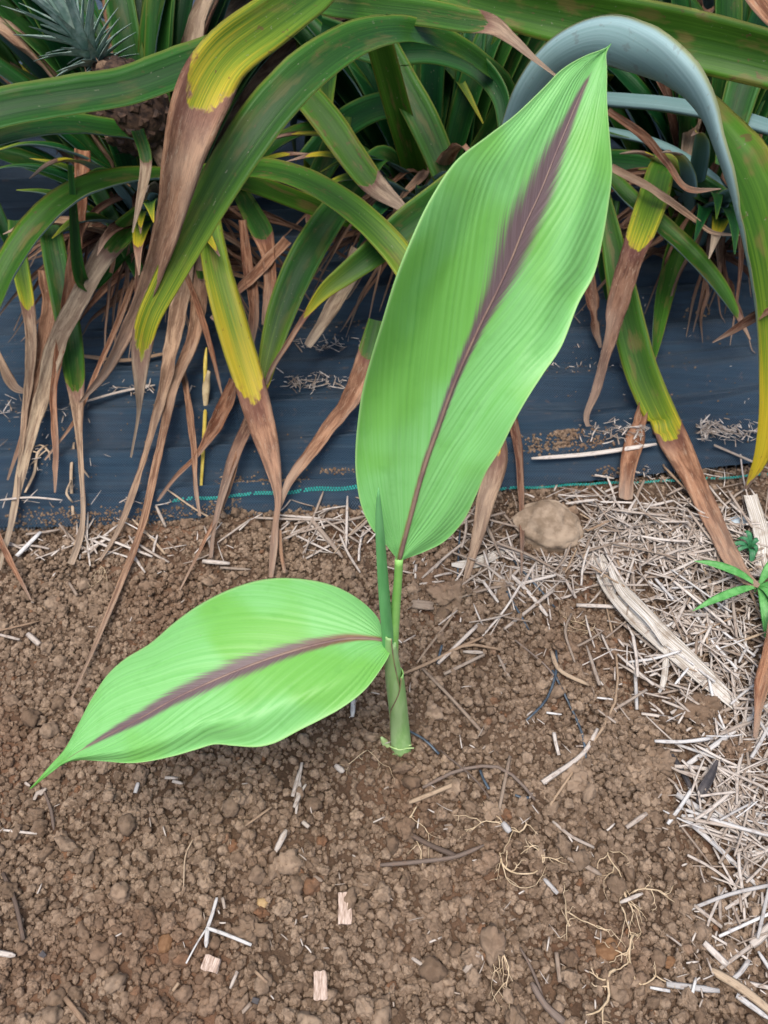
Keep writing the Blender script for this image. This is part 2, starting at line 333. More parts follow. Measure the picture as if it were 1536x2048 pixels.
def strip_mesh(ctrl, brown=2.0, yellow=2.0, tone=0.3, ch=0.6, n=None, m=6, Bref=None, crumple=0.0, th=0.0012, mats=None, wav=0.0, floor=None, upmix=0.35, seed=None):
    """ctrl: (x,y,z,width,roll_deg). A closed leaf of lens section, channelled by half angle ch."""
    seed = random.random() if seed is None else seed
    S, Ln = catmull(ctrl, n or max(14, min(70, int(len(ctrl) * 7))))
    N_ = len(S); P = [Vector(p[:3]) for p in S]
    top = []; bot = []; st = []; lm = []; so_ = seed * 91.7
    Bp = None
    for i, p in enumerate(P):
        T = (P[min(i + 1, N_ - 1)] - P[max(i - 1, 0)]).normalized()
        if Bref is not None: B = Bref - T * Bref.dot(T)
        else:
            N0 = (C0 - p).normalized() * (1 - upmix) + Vector((0, 0, 1)) * upmix
            B = T.cross(N0)
        if B.length < 1e-4 and Bp: B = Bp.copy()
        B.normalize(); N = B.cross(T).normalized()
        if Bref is None and N.dot(C0 - p) < 0 and abs(N.dot((C0 - p).normalized())) > 0.2: N = -N; B = -B
        s = i / (N_ - 1); dead = sm(brown - 0.02, brown + 0.25, s) if brown < 1 else 0.0
        roll = R(S[i][4]) + wav * fbm(s * 3.0, so_, 0, 2) * 2 + crumple * dead * 1.6 * fbm(s * Ln * 9, so_, 5, 2)
        q = Quaternion(T, roll); B = q @ B; N = q @ N; Bp = B.copy()
        w = max(0.0006, S[i][3] * (1 + crumple * dead * 0.6 * fbm(s * Ln * 22, so_, 2, 2))) * 0.5
        cc = ch * (1 + 0.25 * fbm(s * 3, so_, 9, 2)) + crumple * dead * 0.8 * (0.5 + fbm(s * Ln * 14, so_, 4, 2))
        cc = max(0.05, min(1.9, cc)); Rr = w / cc if cc > 1.45 else w / math.sin(cc)
        off = N * (crumple * dead * w * 1.2 * fbm(s * Ln * 16, so_, 8, 2))
        for j in range(m + 1):
            t = -1 + 2 * j / m; a = cc * t
            wv = (0.06 * w * (abs(t) ** 3)) * fbm(s * Ln * 20, so_ + (3 if t > 0 else 0), 6, 2) * 3 + crumple * dead * w * 0.5 * fbm(s * Ln * 30, t * 1.5 + so_, 1, 2)
            v = p + off + B * (Rr * math.sin(a)) + N * (Rr * (1 - math.cos(a)) - Rr * (1 - math.cos(cc)) * 0.35 + wv)
            if floor is not None: v.z = max(v.z, floor(v.x, v.y) + (0.003 if brown < 0 else 0.007))
            top.append(v)
            if 0 < j < m:
                b = v - N * min(th, w * 0.5) * (1 - t * t * 0.6)
                bot.append(b)
            st.append((s, t, seed)); lm.append((s * Ln, t * w, 0))
    vs = list(top); W = m + 1; base = len(top); bi = m - 1
    for b in bot: vs.append(b)
    st2 = []; lm2 = []
    for i in range(N_):
        for j in range(1, m): st2.append(st[i * W + j]); lm2.append(lm[i * W + j])
    st += st2; lm += lm2
    def bo(i, j): return i * W + j if j in (0, m) else base + i * bi + j - 1
    fs = []; mi = []
    for i in range(N_ - 1):
        for j in range(m):
            a, b, c, d = i * W + j, i * W + j + 1, (i + 1) * W + j + 1, (i + 1) * W + j
            fs.append((a, b, c, d)); mi.append(0)
            fs.append((bo(i, j), bo(i + 1, j), bo(i + 1, j + 1), bo(i, j + 1))); mi.append(1)
    mats = mats or [M_UP, M_DN]
    return mesh('leaf', vs, fs, mats, {'st': ('FLOAT_VECTOR', st), 'lm': ('FLOAT_VECTOR', lm), 'pp': ('FLOAT_VECTOR', [(brown, yellow, tone)] * len(vs))}, mi)

def tube(pts, radii, seg=8, flat=1.0):
    """pts Vectors, radii floats -> verts, faces (closed ends)"""
    vs = []; fs = []; n = len(pts); Bp = None
    for i, p in enumerate(pts):
        T = (pts[min(i + 1, n - 1)] - pts[max(i - 1, 0)]).normalized()
        B = T.cross(Vector((0, 0, 1))); 
        if B.length < 0.05: B = T.cross(Vector((0, 1, 0)))
        B.normalize()
        if Bp is not None and B.dot(Bp) < 0: B = -B
        Bp = B; N = B.cross(T)
        for k in range(seg):
            a = 2 * math.pi * k / seg; vs.append(p + B * math.cos(a) * radii[i] + N * math.sin(a) * radii[i] * flat)
    for i in range(n - 1):
        for k in range(seg):
            fs.append((i * seg + k, i * seg + (k + 1) % seg, (i + 1) * seg + (k + 1) % seg, (i + 1) * seg + k))
    fs.append(tuple(range(seg - 1, -1, -1))); fs.append(tuple((n - 1) * seg + k for k in range(seg)))
    return vs, fs
def smooth_pts(ctrl, n):
    S, L = catmull([tuple(c) for c in ctrl], n); return [Vector(p[:3]) for p in S], [p[3] for p in S]

# ------------------------------------------------------------------ ground
def axis(dense0, dense1, nd, far, nf, c0):
    core = np.linspace(dense0, dense1, nd); g = np.geomspace(0.02, far, nf)
    return np.r_[(dense0 - g)[::-1], core, dense1 + g]
gx = axis(-0.75, 0.85, 230, 80, 26, 0); gy = axis(-0.25, 1.05, 190, 80, 26, 0)
vs = [(x, y, soil_h(x, y) - (0.02 if 1.3 < 0 else 0)) for y in gy for x in gx]
W = len(gx); fs = [(j * W + i, j * W + i + 1, (j + 1) * W + i + 1, (j + 1) * W + i) for j in range(len(gy) - 1) for i in range(W - 1)]
tag(link('soil_ground', mesh('soil_ground', vs, fs, M_SOIL)), kind='structure')

# ------------------------------------------------------------------ soil crumbs (geometry nodes, uncountable)
protos = []
for q in range(12):
    bm = bmesh.new(); bmesh.ops.create_icosphere(bm, subdivisions=3 if q < 8 else 4, radius=1.0)
    sx, sy, sz = random.uniform(.8, 1.15), random.uniform(.8, 1.1), random.uniform(.62, .9); o3 = Vector((q * 13.3, 4.1, 7.7))
    for v in bm.verts:
        d = v.co.normalized()
        r = 1 + 0.42 * noise.noise(d * 1.2 + o3) + 0.30 * noise.noise(d * 2.6 + o3) + 0.17 * noise.noise(d * 6 + o3) + 0.08 * noise.noise(d * 13 + o3)
        v.co = Vector((d.x * sx * r, d.y * sy * r, d.z * sz * r))
    me = bpy.data.meshes.new('crumb'); bm.to_mesh(me); bm.free(); me.materials.append(M_CRUMB)
    me.polygons.foreach_set('use_smooth', [True] * len(me.polygons))
    protos.append(bpy.data.objects.new('crumb_shape', me))
def scatter(name, pos, scl, rot, idx, protos, label, cat):
    me = bpy.data.meshes.new(name); me.from_pydata([tuple(p) for p in pos], [], [])
    a = me.attributes.new('scl', 'FLOAT', 'POINT'); a.data.foreach_set('value', np.array(scl, np.float32))
    a = me.attributes.new('rt', 'FLOAT_VECTOR', 'POINT'); a.data.foreach_set('vector', np.array(rot, np.float32).ravel())
    a = me.attributes.new('ix', 'INT', 'POINT'); a.data.foreach_set('value', np.array(idx, np.int32))
    o = link(name, me)
    ng = bpy.data.node_groups.new(name, 'GeometryNodeTree'); ng.is_modifier = True
    ng.interface.new_socket('Geometry', in_out='INPUT', socket_type='NodeSocketGeometry')
    ng.interface.new_socket('Geometry', in_out='OUTPUT', socket_type='NodeSocketGeometry')
    N = ng.nodes; I = N.new('NodeGroupInput'); O = N.new('NodeGroupOutput')
    iop = N.new('GeometryNodeInstanceOnPoints'); iop.inputs['Pick Instance'].default_value = True
    J = N.new('GeometryNodeJoinGeometry')
    for p in reversed(protos):
        oi = N.new('GeometryNodeObjectInfo'); oi.inputs['Object'].default_value = p; oi.inputs['As Instance'].default_value = True
        ng.links.new(oi.outputs['Geometry'], J.inputs[0])
    def na(nm, ty):
        x = N.new('GeometryNodeInputNamedAttribute'); x.data_type = ty; x.inputs['Name'].default_value = nm
        return [s for s in x.outputs if s.enabled and s.name == 'Attribute'][0]
    ng.links.new(I.outputs[0], iop.inputs['Points']); ng.links.new(J.outputs[0], iop.inputs['Instance'])
    ng.links.new(na('ix', 'INT'), iop.inputs['Instance Index']); ng.links.new(na('rt', 'FLOAT_VECTOR'), iop.inputs['Rotation']); ng.links.new(na('scl', 'FLOAT'), iop.inputs['Scale'])
    ng.links.new(iop.outputs[0], O.inputs[0])
    md = o.modifiers.new('scatter', 'NODES'); md.node_group = ng
    tag(o, label, cat, kind='stuff'); return o

pos = []; scl = []
NC = 95000
xs = rng.uniform(-0.72, 0.82, NC); ys = rng.uniform(-0.2, 0.98, NC); us = rng.random(NC)
for x, y, u in zip(xs, ys, us):
    e = edge_y(x)
    if y > e + 0.01: continue
    r = 0.0015 + 0.0013 * random.random() + 0.0038 * u ** 3.6 + (0.0045 * random.random() if u > 0.990 else 0)
    if x > 0.33 and y > 0.25: r *= 0.75
    if y > e - 0.1: r *= 0.85
    cl = fbm(x * 9, y * 9, 20, 2)
    if r < 0.0022 and random.random() < 0.25: r *= 0.8
    r *= (1 + 0.5 * cl) * (1 + .18 * sm(.4, .15, y))
    pos.append((x, y, soil_h(x, y) + r * random.uniform(0.1, 0.9))); scl.append(r)
# clumped clods near the stem and at the end of the bed
def heap(px, py, rad, n, rr, hh):
    c = PG(px, py)
    for _ in range(n):
        a = random.uniform(0, 6.283); q = rad * math.sqrt(random.random()); x = c.x + q * math.cos(a); y = c.y + q * math.sin(a) * 0.9
        r = rr * random.uniform(0.6, 1.3); pos.append((x, y, soil_h(x, y) + hh * (1 - (q / rad) ** 2) * random.random() + r * 0.4)); scl.append(r)
for hpx in [(1220, 1290, .02, 60, .0045, .012), (860, 1080, .035, 150, .004, .02), (930, 1190, .03, 120, .004, .02), (880, 1180, .03, 90, .0045, .015), (1400, 1430, .035, 160, .004, .022),
            (1470, 1510, .025, 100, .004, .02), (1250, 1120, .04, 120, .0035, .012), (330, 1190, .06, 260, .004, .014), (120, 1150, .07, 300, .0035, .012), (560, 1100, .05, 160, .0035, .012),
            (1290, 1490, .05, 200, .0045, .016), (1180, 1420, .05, 180, .004, .012), (1230, 1560, .06, 260, .0045, .014), (1080, 1220, .06, 200, .0038, .012), (1040, 1350, .05, 120, .0038, .01)]: heap(*hpx)
n = len(pos)
scatter('soil_crumbs', pos, scl, rng.uniform(0, 6.283, (n, 3)), rng.integers(0, 12, n), protos, 'loose brown soil crumbs covering the bed', 'soil')

# ------------------------------------------------------------------ weed mat
def mat_z(x, y):
    v = y - edge_y(x); rt = sm(0.02, 0.22, x)
    z = 0.006 + 0.004 * fbm(x * 2.5, v * 5, 31, 2)
    z += 0.014 * math.exp(-((v - (0.040 + 0.012 * rt)) / 0.010) ** 2)                      # hem fold
    z += rt * (0.022 * math.exp(-((v - 0.078) / 0.016) ** 2) - 0.006 * math.exp(-((v - 0.058) / 0.006) ** 2))
    z -= 0.004 * math.exp(-((v - 0.053) / 0.005) ** 2) * (1 - rt)
    amp = sm(0.06, 0.14, v)
    z += amp * 1.6 * (0.010 * math.sin((v + 0.02 * fbm(x * 2, 0, 3, 2)) * 62 + 1.5 * fbm(x * 1.3, v * 2, 40, 2)) * (0.55 + fbm(x * 3, v * 3, 50, 2)) + 0.012 * fbm(x * 1.8, v * 16, 44, 3) + 0.006 * fbm(x * 4, v * 45, 45, 2))
    z -= 0.012 * sm(0.012, 0.0, v)
    return z + 0.006 + 0.007 * rt
vv = np.r_[np.linspace(0, 0.1, 46), np.linspace(0.1, 0.9, 190)[1:], np.geomspace(0.92, 5.0, 30)]
mx = np.r_[-np.geomspace(3.2, 0.9, 14), np.linspace(-0.85, 0.95, 190), np.geomspace(1.0, 3.3, 14)]
vs = []; 
for v in vv:
    for x in mx:
        fr = 0.0025 * noise.noise((x * 160, 0, 0)) if v == 0 else 0
        y = edge_y(x) + v + fr; vs.append((x, y, mat_z(x, y)))
W = len(mx); fs = [(j * W + i, j * W + i + 1, (j + 1) * W + i + 1, (j + 1) * W + i) for j in range(len(vv) - 1) for i in range(W - 1)]
MAT = empty('weed_mat', (0, edge_y(0), 0)); tag(MAT, 'dark blue-black woven weed mat with wrinkled hem spread under the pineapple plants', 'weed mat')
link('mat_sheet', mesh('mat_sheet', vs, fs, M_MAT), MAT)
# teal marker thread stitches along the hem
def stitches(a, b, off):
    vs = []; fs = []
    d0 = PZ(*a, 0.02); d1 = PZ(*b, 0.02); L = (d1 - d0).length; n = int(L / 0.0042)
    for i in range(n):
        if random.random() < 0.08: continue
        for r_ in range(2):
            x = d0.x + (d1.x - d0.x) * (i + 0.5 * r_) / n; y = d0.y + (d1.y - d0.y) * i / n + r_ * 0.0026 + 0.0012 * math.sin(i * .3)
            z = mat_z(x, y) + 0.0006; w_, h_ = 0.0014, 0.0011; b0 = len(vs)
            for dx, dy, dz in ((-w_, -h_, 0), (w_, -h_, 0), (w_, h_, 0), (-w_, h_, 0), (-w_ * .6, -h_ * .6, .0007), (w_ * .6, -h_ * .6, .0007), (w_ * .6, h_ * .6, .0007), (-w_ * .6, h_ * .6, .0007)):
                vs.append((x + dx, y + dy, mat_z(x + dx, y + dy) + 0.0010 + dz))
            fs += [tuple(b0 + q for q in f) for f in ((4, 5, 6, 7), (0, 1, 5, 4), (1, 2, 6, 5), (2, 3, 7, 6), (3, 0, 4, 7))]
    return vs, fs
tv = []; tf = []
for a, b in (((345, 999), (480, 987)), ((480, 987), (725, 972)), ((725, 972), (1000, 969)), ((1000, 969), (1190, 958)), ((1190, 958), (1380, 951)), ((1380, 951), (1640, 933))):
    v_, f_ = stitches(a, b, 0); k0 = len(tv); tv += v_; tf += [tuple(i + k0 for i in f) for f in f_]
o = link('marker_thread', mesh('marker_thread', tv, tf, M_GREEN, smooth=False), MAT); o['kind'] = 'stuff'
tv = []; tf = []
for i in range(420):
    x = random.uniform(-0.75, 0.15) if i < 340 else random.uniform(0.15, 0.8); y = edge_y(x) + 0.002
    a = random.gauss(-1.57, 0.5); l = random.uniform(0.004, 0.011)
    p = [Vector((x, y, mat_z(x, y) - .001)), Vector((x + math.cos(a) * l * .5, y + math.sin(a) * l * .5, mat_z(x, y) + .001)), Vector((x + math.cos(a + .4) * l, y + math.sin(a) * l, soil_h(x, y - l) + 0.003))]
    v_, f_ = tube(p, [0.0005] * 3, 4); k0 = len(tv); tv += v_; tf += [tuple(q + k0 for q in f) for f in f_]
o = link('frayed_fringe', mesh('frayed_fringe', tv, tf, M_THREAD), MAT); o['kind'] = 'stuff'
# crumbs of soil that lie on the mat
pos = []; scl = []
for (x0, y0, x1, y1, n_, rr, spread) in [(1045, 905, 1210, 897, 260, .0022, 9), (1110, 893, 1140, 888, 120, .003, 7), (1190, 955, 1330, 950, 220, .0022, 8), (450, 966, 610, 960, 200, .0018, 8), (20, 1035, 330, 1030, 500, .0018, 9), (330, 1030, 480, 1010, 260, .0018, 9), (640, 940, 720, 938, 60, .0018, 4),
                                     (300, 700, 700, 1000, 60, .0015, 90), (1050, 620, 1500, 820, 90, .0017, 60), (0, 850, 300, 900, 50, .0015, 60), (560, 640, 720, 660, 60, .0018, 12), (1370, 625, 1420, 628, 18, .0025, 5), (850, 700, 1200, 740, 50, .0015, 30)]:
    for _ in range(n_):
        t = random.random(); p = PZ(x0 + (x1 - x0) * t + random.gauss(0, spread), y0 + (y1 - y0) * t + random.gauss(0, spread), 0.014)
        if p.y < edge_y(p.x) + 0.002: continue
        r = rr * random.uniform(0.4, 1.25); pos.append((p.x, p.y, mat_z(p.x, p.y) + r * 0.35)); scl.append(r)
n = len(pos)
scatter('soil_on_mat', pos, scl, rng.uniform(0, 6.283, (n, 3)), rng.integers(0, 12, n), protos, 'brown soil crumbs spilled on the weed mat', 'soil')

# ------------------------------------------------------------------ the young broad-leaved plant
def poly_interp(pl, n):
    A = np.array(pl, float); S, L = catmull([(a[0], a[1], 0.0) for a in A], n); return S[:, :2]
def broad_leaf(left, right, mid, place, hw, NS, NTt, Nv, kv, amp, parent, flipn=False):
    Lp = poly_interp(left, NS); Rp = poly_interp(right, NS); Mp = poly_interp(mid, NS)
    vs = []; mk = []; vc = []; ss = []
    P = [[None] * (2 * NTt + 1) for _ in range(NS)]
    for i in range(NS):
        s = i / (NS - 1)
        for j in range(2 * NTt + 1):
            t = (j - NTt) / NTt; a = abs(t); E = Lp[i] if t < 0 else Rp[i]
            q = Mp[i] + (E - Mp[i]) * a
            P[i][j] = place(q[0], q[1], s, t)
    for i in range(NS):
        s = i / (NS - 1); Lh = 0.5 * (1 - (2 * s - 1) ** 2)
        for j in range(2 * NTt + 1):
            t = (j - NTt) / NTt; a = abs(t); p = P[i][j]
            du = P[min(i + 1, NS - 1)][j] - P[max(i - 1, 0)][j]; dv = P[i][min(j + 1, 2 * NTt)] - P[i][max(j - 1, 0)]
            N = du.cross(dv)
            N = N.normalized() if N.length > 1e-12 else Vector((0, 0, 1))
            if N.dot(C0 - p) < 0: N = -N
            c = s - kv * (a ** 1.15) + 0.006 * math.copysign(1, t if t else 1)
            edge = 1 - sm(0.86, 1.0, a)
            pl = amp * math.sin(c * Nv * 2 * math.pi + 3.5 * noise.noise((c * 7, 0, t * 1.5))) * sm(0.0, 0.25, a) * edge * (0.55 + noise.noise((c * 13, 3.3, t)))
            pl += amp * 2.6 * fbm(s * 5, t * 1.4, 12, 2) * sm(0.1, 1.0, a)
            vs.append(p + N * pl)
            E = Lp[i] if t < 0 else Rp[i]; dpx = np.linalg.norm(E - Mp[i]) * a
            H = float(np.interp(s, [h[0] for h in hw], [h[1] for h in hw])) * (1.15 if (t < 0) != flipn else 0.85)
            mk.append((H - dpx) / max(H, 7)); vc.append((c, t, 1.0 if t > 0 else 0.0)); ss.append(s)
    W = 2 * NTt + 1
    fs = [(i * W + j, i * W + j + 1, (i + 1) * W + j + 1, (i + 1) * W + j) for i in range(NS - 1) for j in range(W - 1)]
    me = mesh('leaf_blade', vs, fs, M_BROAD, {'mk': ('FLOAT', mk), 'vc': ('FLOAT_VECTOR', vc), 'ss': ('FLOAT', ss)})
    o = link('leaf_blade', me, parent)
    sol = o.modifiers.new('thickness', 'SOLIDIFY'); sol.thickness = 0.0006; sol.offset = 0
    # midrib: a slender raised rib along the blade
    pts = []; rad = []
    for i in range(0, int(NS * 0.93), 4):
        p = Vector(vs[i * W + NTt]); s = i / (NS - 1); pts.append(p + (C0 - p).normalized() * 0.0001); rad.append(0.0018 * (1 - s) ** 1.1 + 0.0004)
    v_, f_ = tube(pts, rad, 6, 0.7)
    link('midrib', mesh('midrib', v_, f_, M_MIDRIB), o)
    return o, pts[0]
base = PG(800, 1490, 0.0)
TP = empty('turmeric_plant', base); tag(TP, 'young upright plant with two broad bright green leaves streaked purple along the midrib', 'plant')
tip = (1222, 88)
L1 = [(797, 1122), (770, 1088), (742, 1055), (722, 1010), (712, 950), (711, 900), (716, 840), (725, 780), (742, 715), (762, 650), (790, 560), (822, 480), (860, 400), (912, 322), (975, 272), (1030, 230), (1085, 178), (1125, 138), (1170, 112), (1212, 96), tip]
R1 = [(799, 1122), (850, 1103), (890, 1082), (928, 1040), (955, 985), (972, 945), (1000, 900), (1026, 848), (1050, 805), (1085, 750), (1122, 695), (1158, 605), (1188, 550), (1205, 480), (1216, 415), (1224, 345), (1219, 270), (1214, 200), (1214, 140), (1213, 105), tip]
M1 = [(798, 1122), (806, 1090), (822, 1030), (838, 970), (855, 915), (880, 845), (905, 775), (935, 705), (965, 640), (995, 580), (1022, 520), (1050, 450), (1080, 385), (1110, 310), (1135, 250), (1158, 195), (1180, 150), (1200, 115), (1212, 100), tip]
def place1(px, py, s, t):
    Y = 0.415 + 0.235 * s ** 1.15 + 0.006 * math.sin(s * 6)
    a = abs(t); w = math.sin(min(1, max(0, s)) * math.pi) ** 0.7
    Y += w * (-0.022 * a * a + (0.016 * sm(0.5, 1.0, a) * math.sin(s * 9 + (2 if t > 0 else 0))))
    if t > 0: Y += 0.010 * w * sm(0.6, 1.0, t)
    return PY(px, py, Y)
hw1 = [(0, 5), (.12, 5.5), (.25, 7), (.36, 9), (.44, 13), (.50, 20), (.56, 30), (.62, 36), (.70, 31), (.78, 20), (.86, 10), (.92, 4), (.95, -4), (1, -20)]
leaf1, b1 = broad_leaf(L1, R1, M1, place1, hw1, 300, 56, 20, 0.62, 0.00028, TP)
tip2 = (60, 1578)
U2 = [(781, 1283), (765, 1262), (755, 1236), (722, 1202), (668, 1172), (600, 1158), (530, 1159), (465, 1177), (400, 1209), (350, 1244), (300, 1287), (250, 1318), (215, 1350), (185, 1395), (157, 1448), (130, 1498), (100, 1532), tip2]
D2 = [(783, 1284), (779, 1308), (766, 1332), (730, 1380), (685, 1415), (640, 1440), (600, 1460), (550, 1486), (515, 1494), (470, 1492), (430, 1489), (390, 1500), (340, 1514), (270, 1526), (200, 1522), (160, 1520), (130, 1526), (95, 1550), tip2]
M2 = [(782, 1284), (745, 1278), (700, 1277), (650, 1285), (575, 1305), (500, 1331), (425, 1362), (350, 1397), (285, 1434), (220, 1468), (170, 1496), (135, 1518), (100, 1545), tip2]
def place2(px, py, s, t):
    z = 0.212 + 0.030 * math.sin(s * 3.14) - 0.075 * s ** 1.6
    a = abs(t); w = math.sin(min(1, max(0, s)) * math.pi) ** 0.7
    z += w * (0.020 * a - 0.018 * a * a * a) * (1 if t < 0 else 0.3) + 0.006 * w * a * math.sin(s * 8 + (1.5 if t > 0 else 0))
    if t > 0: z -= 0.018 * w * sm(0.55, 1.0, t)
    return PZ(px, py, z)
hw2 = [(0, 4), (.06, 6), (.12, 10), (.2, 13), (.28, 16), (.38, 20), (.48, 19), (.58, 16), (.68, 12), (.76, 7), (.82, 3), (.86, -5), (1, -20)]
leaf2, b2 = broad_leaf(U2, D2, M2, place2, hw2, 260, 50, 15, 0.60, 0.00032, TP, flipn=False)
def part_tube(name, ctrl, mat_, parent, seg=14, n=30, flat=1.0):
    c = [(*PY(px, py, Y), w * depth(PY(px, py, Y)) / F / 2) for px, py, w, Y in ctrl]
    p, r = smooth_pts(c, n); v_, f_ = tube(p, r, seg, flat); return link(name, mesh(name, v_, f_, mat_), parent)
part_tube('petiole', [(798, 1118, 17, .4155), (796, 1160, 17, .412), (791, 1220, 19, .408), (786, 1290, 22, .403), (786, 1360, 22, .398)], M_MIDRIB2, TP)
part_tube('rolled_leaf', [(757, 975, 1.5, .420), (757, 1000, 9, .418), (759, 1050, 17, .415), (764, 1130, 21, .410), (770, 1210, 23, .404), (777, 1290, 24, .400), (783, 1360, 22, .396)], M_SPEAR, TP)
part_tube('stem', [(780, 1285, 24, .399), (786, 1340, 32, .396), (793, 1400, 35, .392), (798, 1450, 36, .389), (802, 1496, 39, .386), (804, 1512, 42, .384)], M_STEM, TP, 20, 36)
# overlapping sheath: a half collar wrapping the stem, with a thin purplish margin
def sheath(ctrl, parent, arc0, arc1):
    c = [(*PY(px, py, Y), w * depth(PY(px, py, Y)) / F / 2) for px, py, w, Y in ctrl]; p, r = smooth_pts(c, 30)
    vs = []; K = 14
    for i, q in enumerate(p):
        T = (p[min(i + 1, 29)] - p[max(i - 1, 0)]).normalized(); vd = (C0 - q).normalized(); B = T.cross(vd).normalized(); N = B.cross(T)
        if N.dot(vd) < 0: N = -N
        s = i / 29
        for k_ in range(K + 1):
            a = R(arc0(s) + (arc1(s) - arc0(s)) * k_ / K); vs.append(q + (RT - T * RT.dot(T)).normalized() * math.sin(a) * r[i] + N * math.cos(a) * r[i])
    fs = [(i * 15 + j, i * 15 + j + 1, (i + 1) * 15 + j + 1, (i + 1) * 15 + j) for i in range(29) for j in range(14)]
    o = link('sheath', mesh('sheath', vs, fs, M_STEM), parent); so2 = o.modifiers.new('thickness', 'SOLIDIFY'); so2.thickness = 0.0009; so2.offset = 1
    for side in (0, 14):
        e = [Vector(vs[i * 15 + side]) for i in range(30)]; v_, f_ = tube(e, [0.0006] * 30, 5)
        link('sheath_margin', mesh('sheath_margin', v_, f_, M_PURPLE), o)
sheath([(790, 1345, 34, .3935), (795, 1400, 37, .3905), (799, 1450, 39, .3875), (803, 1500, 42, .3845)], TP, lambda s: -35 + 75 * sm(.55, 0.0, s) - 60 * s, lambda s: 150)
sheath([(781, 1268, 24, .3985), (783, 1310, 28, .397), (787, 1350, 34, .3945), (795, 1410, 37, .3905)], TP, lambda s: -150, lambda s: 5 + 40 * s)
part_tube('side_shoot', [(786, 1500, 18, .380), (778, 1494, 18, .380), (770, 1485, 15, .381), (763, 1475, 5, .382)], M_BUD, TP, 10, 14)
v_, f_ = [], []
for pts in ([(778, 1492), (790, 1497), (805, 1494), (823, 1490)], [(782, 1494), (798, 1500), (812, 1497), (828, 1496)]):
    pp_, rr_ = smooth_pts([(*PG(x, y, 0.012), 0.0008) for x, y in pts], 12); a, b = tube(pp_, rr_, 5); k0 = len(v_); v_ += a; f_ += [tuple(q + k0 for q in f) for f in b]
link('base_fibres', mesh('base_fibres', v_, f_, M_BUD), TP)

# ------------------------------------------------------------------ pineapple plants
CORES = {'L': Vector((-0.42, 1.36, 0.05)), 'C': Vector((0.10, 1.42, 0.05)), 'R': Vector((0.62, 1.40, 0.05)), 'B': Vector((-0.15, 2.0, 0.05)), 'D': Vector((0.75, 2.05, 0.05)), 'E': Vector((-1.1, 1.9, 0.05))}
PL = {}
for k_, lab in (('L', 'left pineapple plant with a dark fruit and spiky grey crown among arching leaves'), ('C', 'middle pineapple plant behind the big leaf, its yellow-tipped leaves hanging over the mat'),
                ('R', 'right pineapple plant with a pale blue leaf arching down the right edge'), ('B', 'shaded pineapple plant in the dark row behind the middle plant'),
                ('D', 'shaded pineapple plant behind the right plant at the top right corner'), ('E', 'shaded pineapple plant behind the crowned fruit at the top left corner')):
    e = empty('pineapple_plant', CORES[k_]); tag(e, lab, 'pineapple plant', 'pineapple plants on the weed mat'); PL[k_] = e
def mfloor(x, y): return max(mat_z(x, y) if y > edge_y(x) else -1, soil_h(x, y) + 0.002 if y <= edge_y(x) + 0.01 else -1)
def leafpx(plant, pts, brown=2.0, yellow=2.0, tone=0.3, ch=0.6, roll=0, crumple=0.8, root=True, name=None, wav=0.0, upmix=0.35, m=6, label=None, n=None, seed=None):
    rows = []; lam = []; top_ = []
    for p in pts:
        g = PZ(p[0], p[1], .02); zm = .016 + .022 * sm(-.02, .03, g.y - edge_y(g.x))
        d = ray(p[0], p[1]); P = PY(p[0], p[1], p[3], zm); lam.append((P - C0).length / d.length); top_.append((zm - CAM_H) / d.z if d.z < 0 else 99)
    for _ in range(3):
        lam = [lam[0]] + [.25 * lam[i - 1] + .5 * lam[i] + .25 * lam[i + 1] for i in range(1, len(lam) - 1)] + [lam[-1]]
        lam = [min(a_, b_) for a_, b_ in zip(lam, top_)]
    for p, l_ in zip(pts, lam):
        P = C0 + ray(p[0], p[1]) * l_; r = p[4] if len(p) > 4 else roll
        rows.append((P.x, P.y, P.z, p[2] * depth(P) / F, r))
    if root:
        c = CORES[plant]; a = Vector(rows[0][:3]); d = c - a
        mid = a.lerp(c, 0.55); mid.z = max(mid.z, a.z * 0.55)
        rows = [(c.x, c.y, c.z, rows[0][3] * 1.1, rows[0][4]), (mid.x, mid.y, mid.z, rows[0][3] * 1.05, rows[0][4])] + rows
        # brown / yellow are given along the traced part: convert to the whole length
        L = [0.0]
        for u, v in zip(rows, rows[1:]): L.append(L[-1] + (Vector(u[:3]) - Vector(v[:3])).length)
        f0 = L[2] / L[-1]
        if brown < 1.5: brown = f0 + brown * (1 - f0)
        if yellow < 1.5: yellow = f0 + yellow * (1 - f0)
    me = strip_mesh(rows, brown, yellow, tone, ch, crumple=crumple, wav=wav, floor=mfloor, upmix=upmix, m=m, n=n or min(90, len(rows) * 8), seed=seed)
    o = link(name or ('dry_leaf' if brown < 0.02 else 'leaf'), me, PL[plant] if plant in PL else None)
    if label: o['label'] = label
    return o
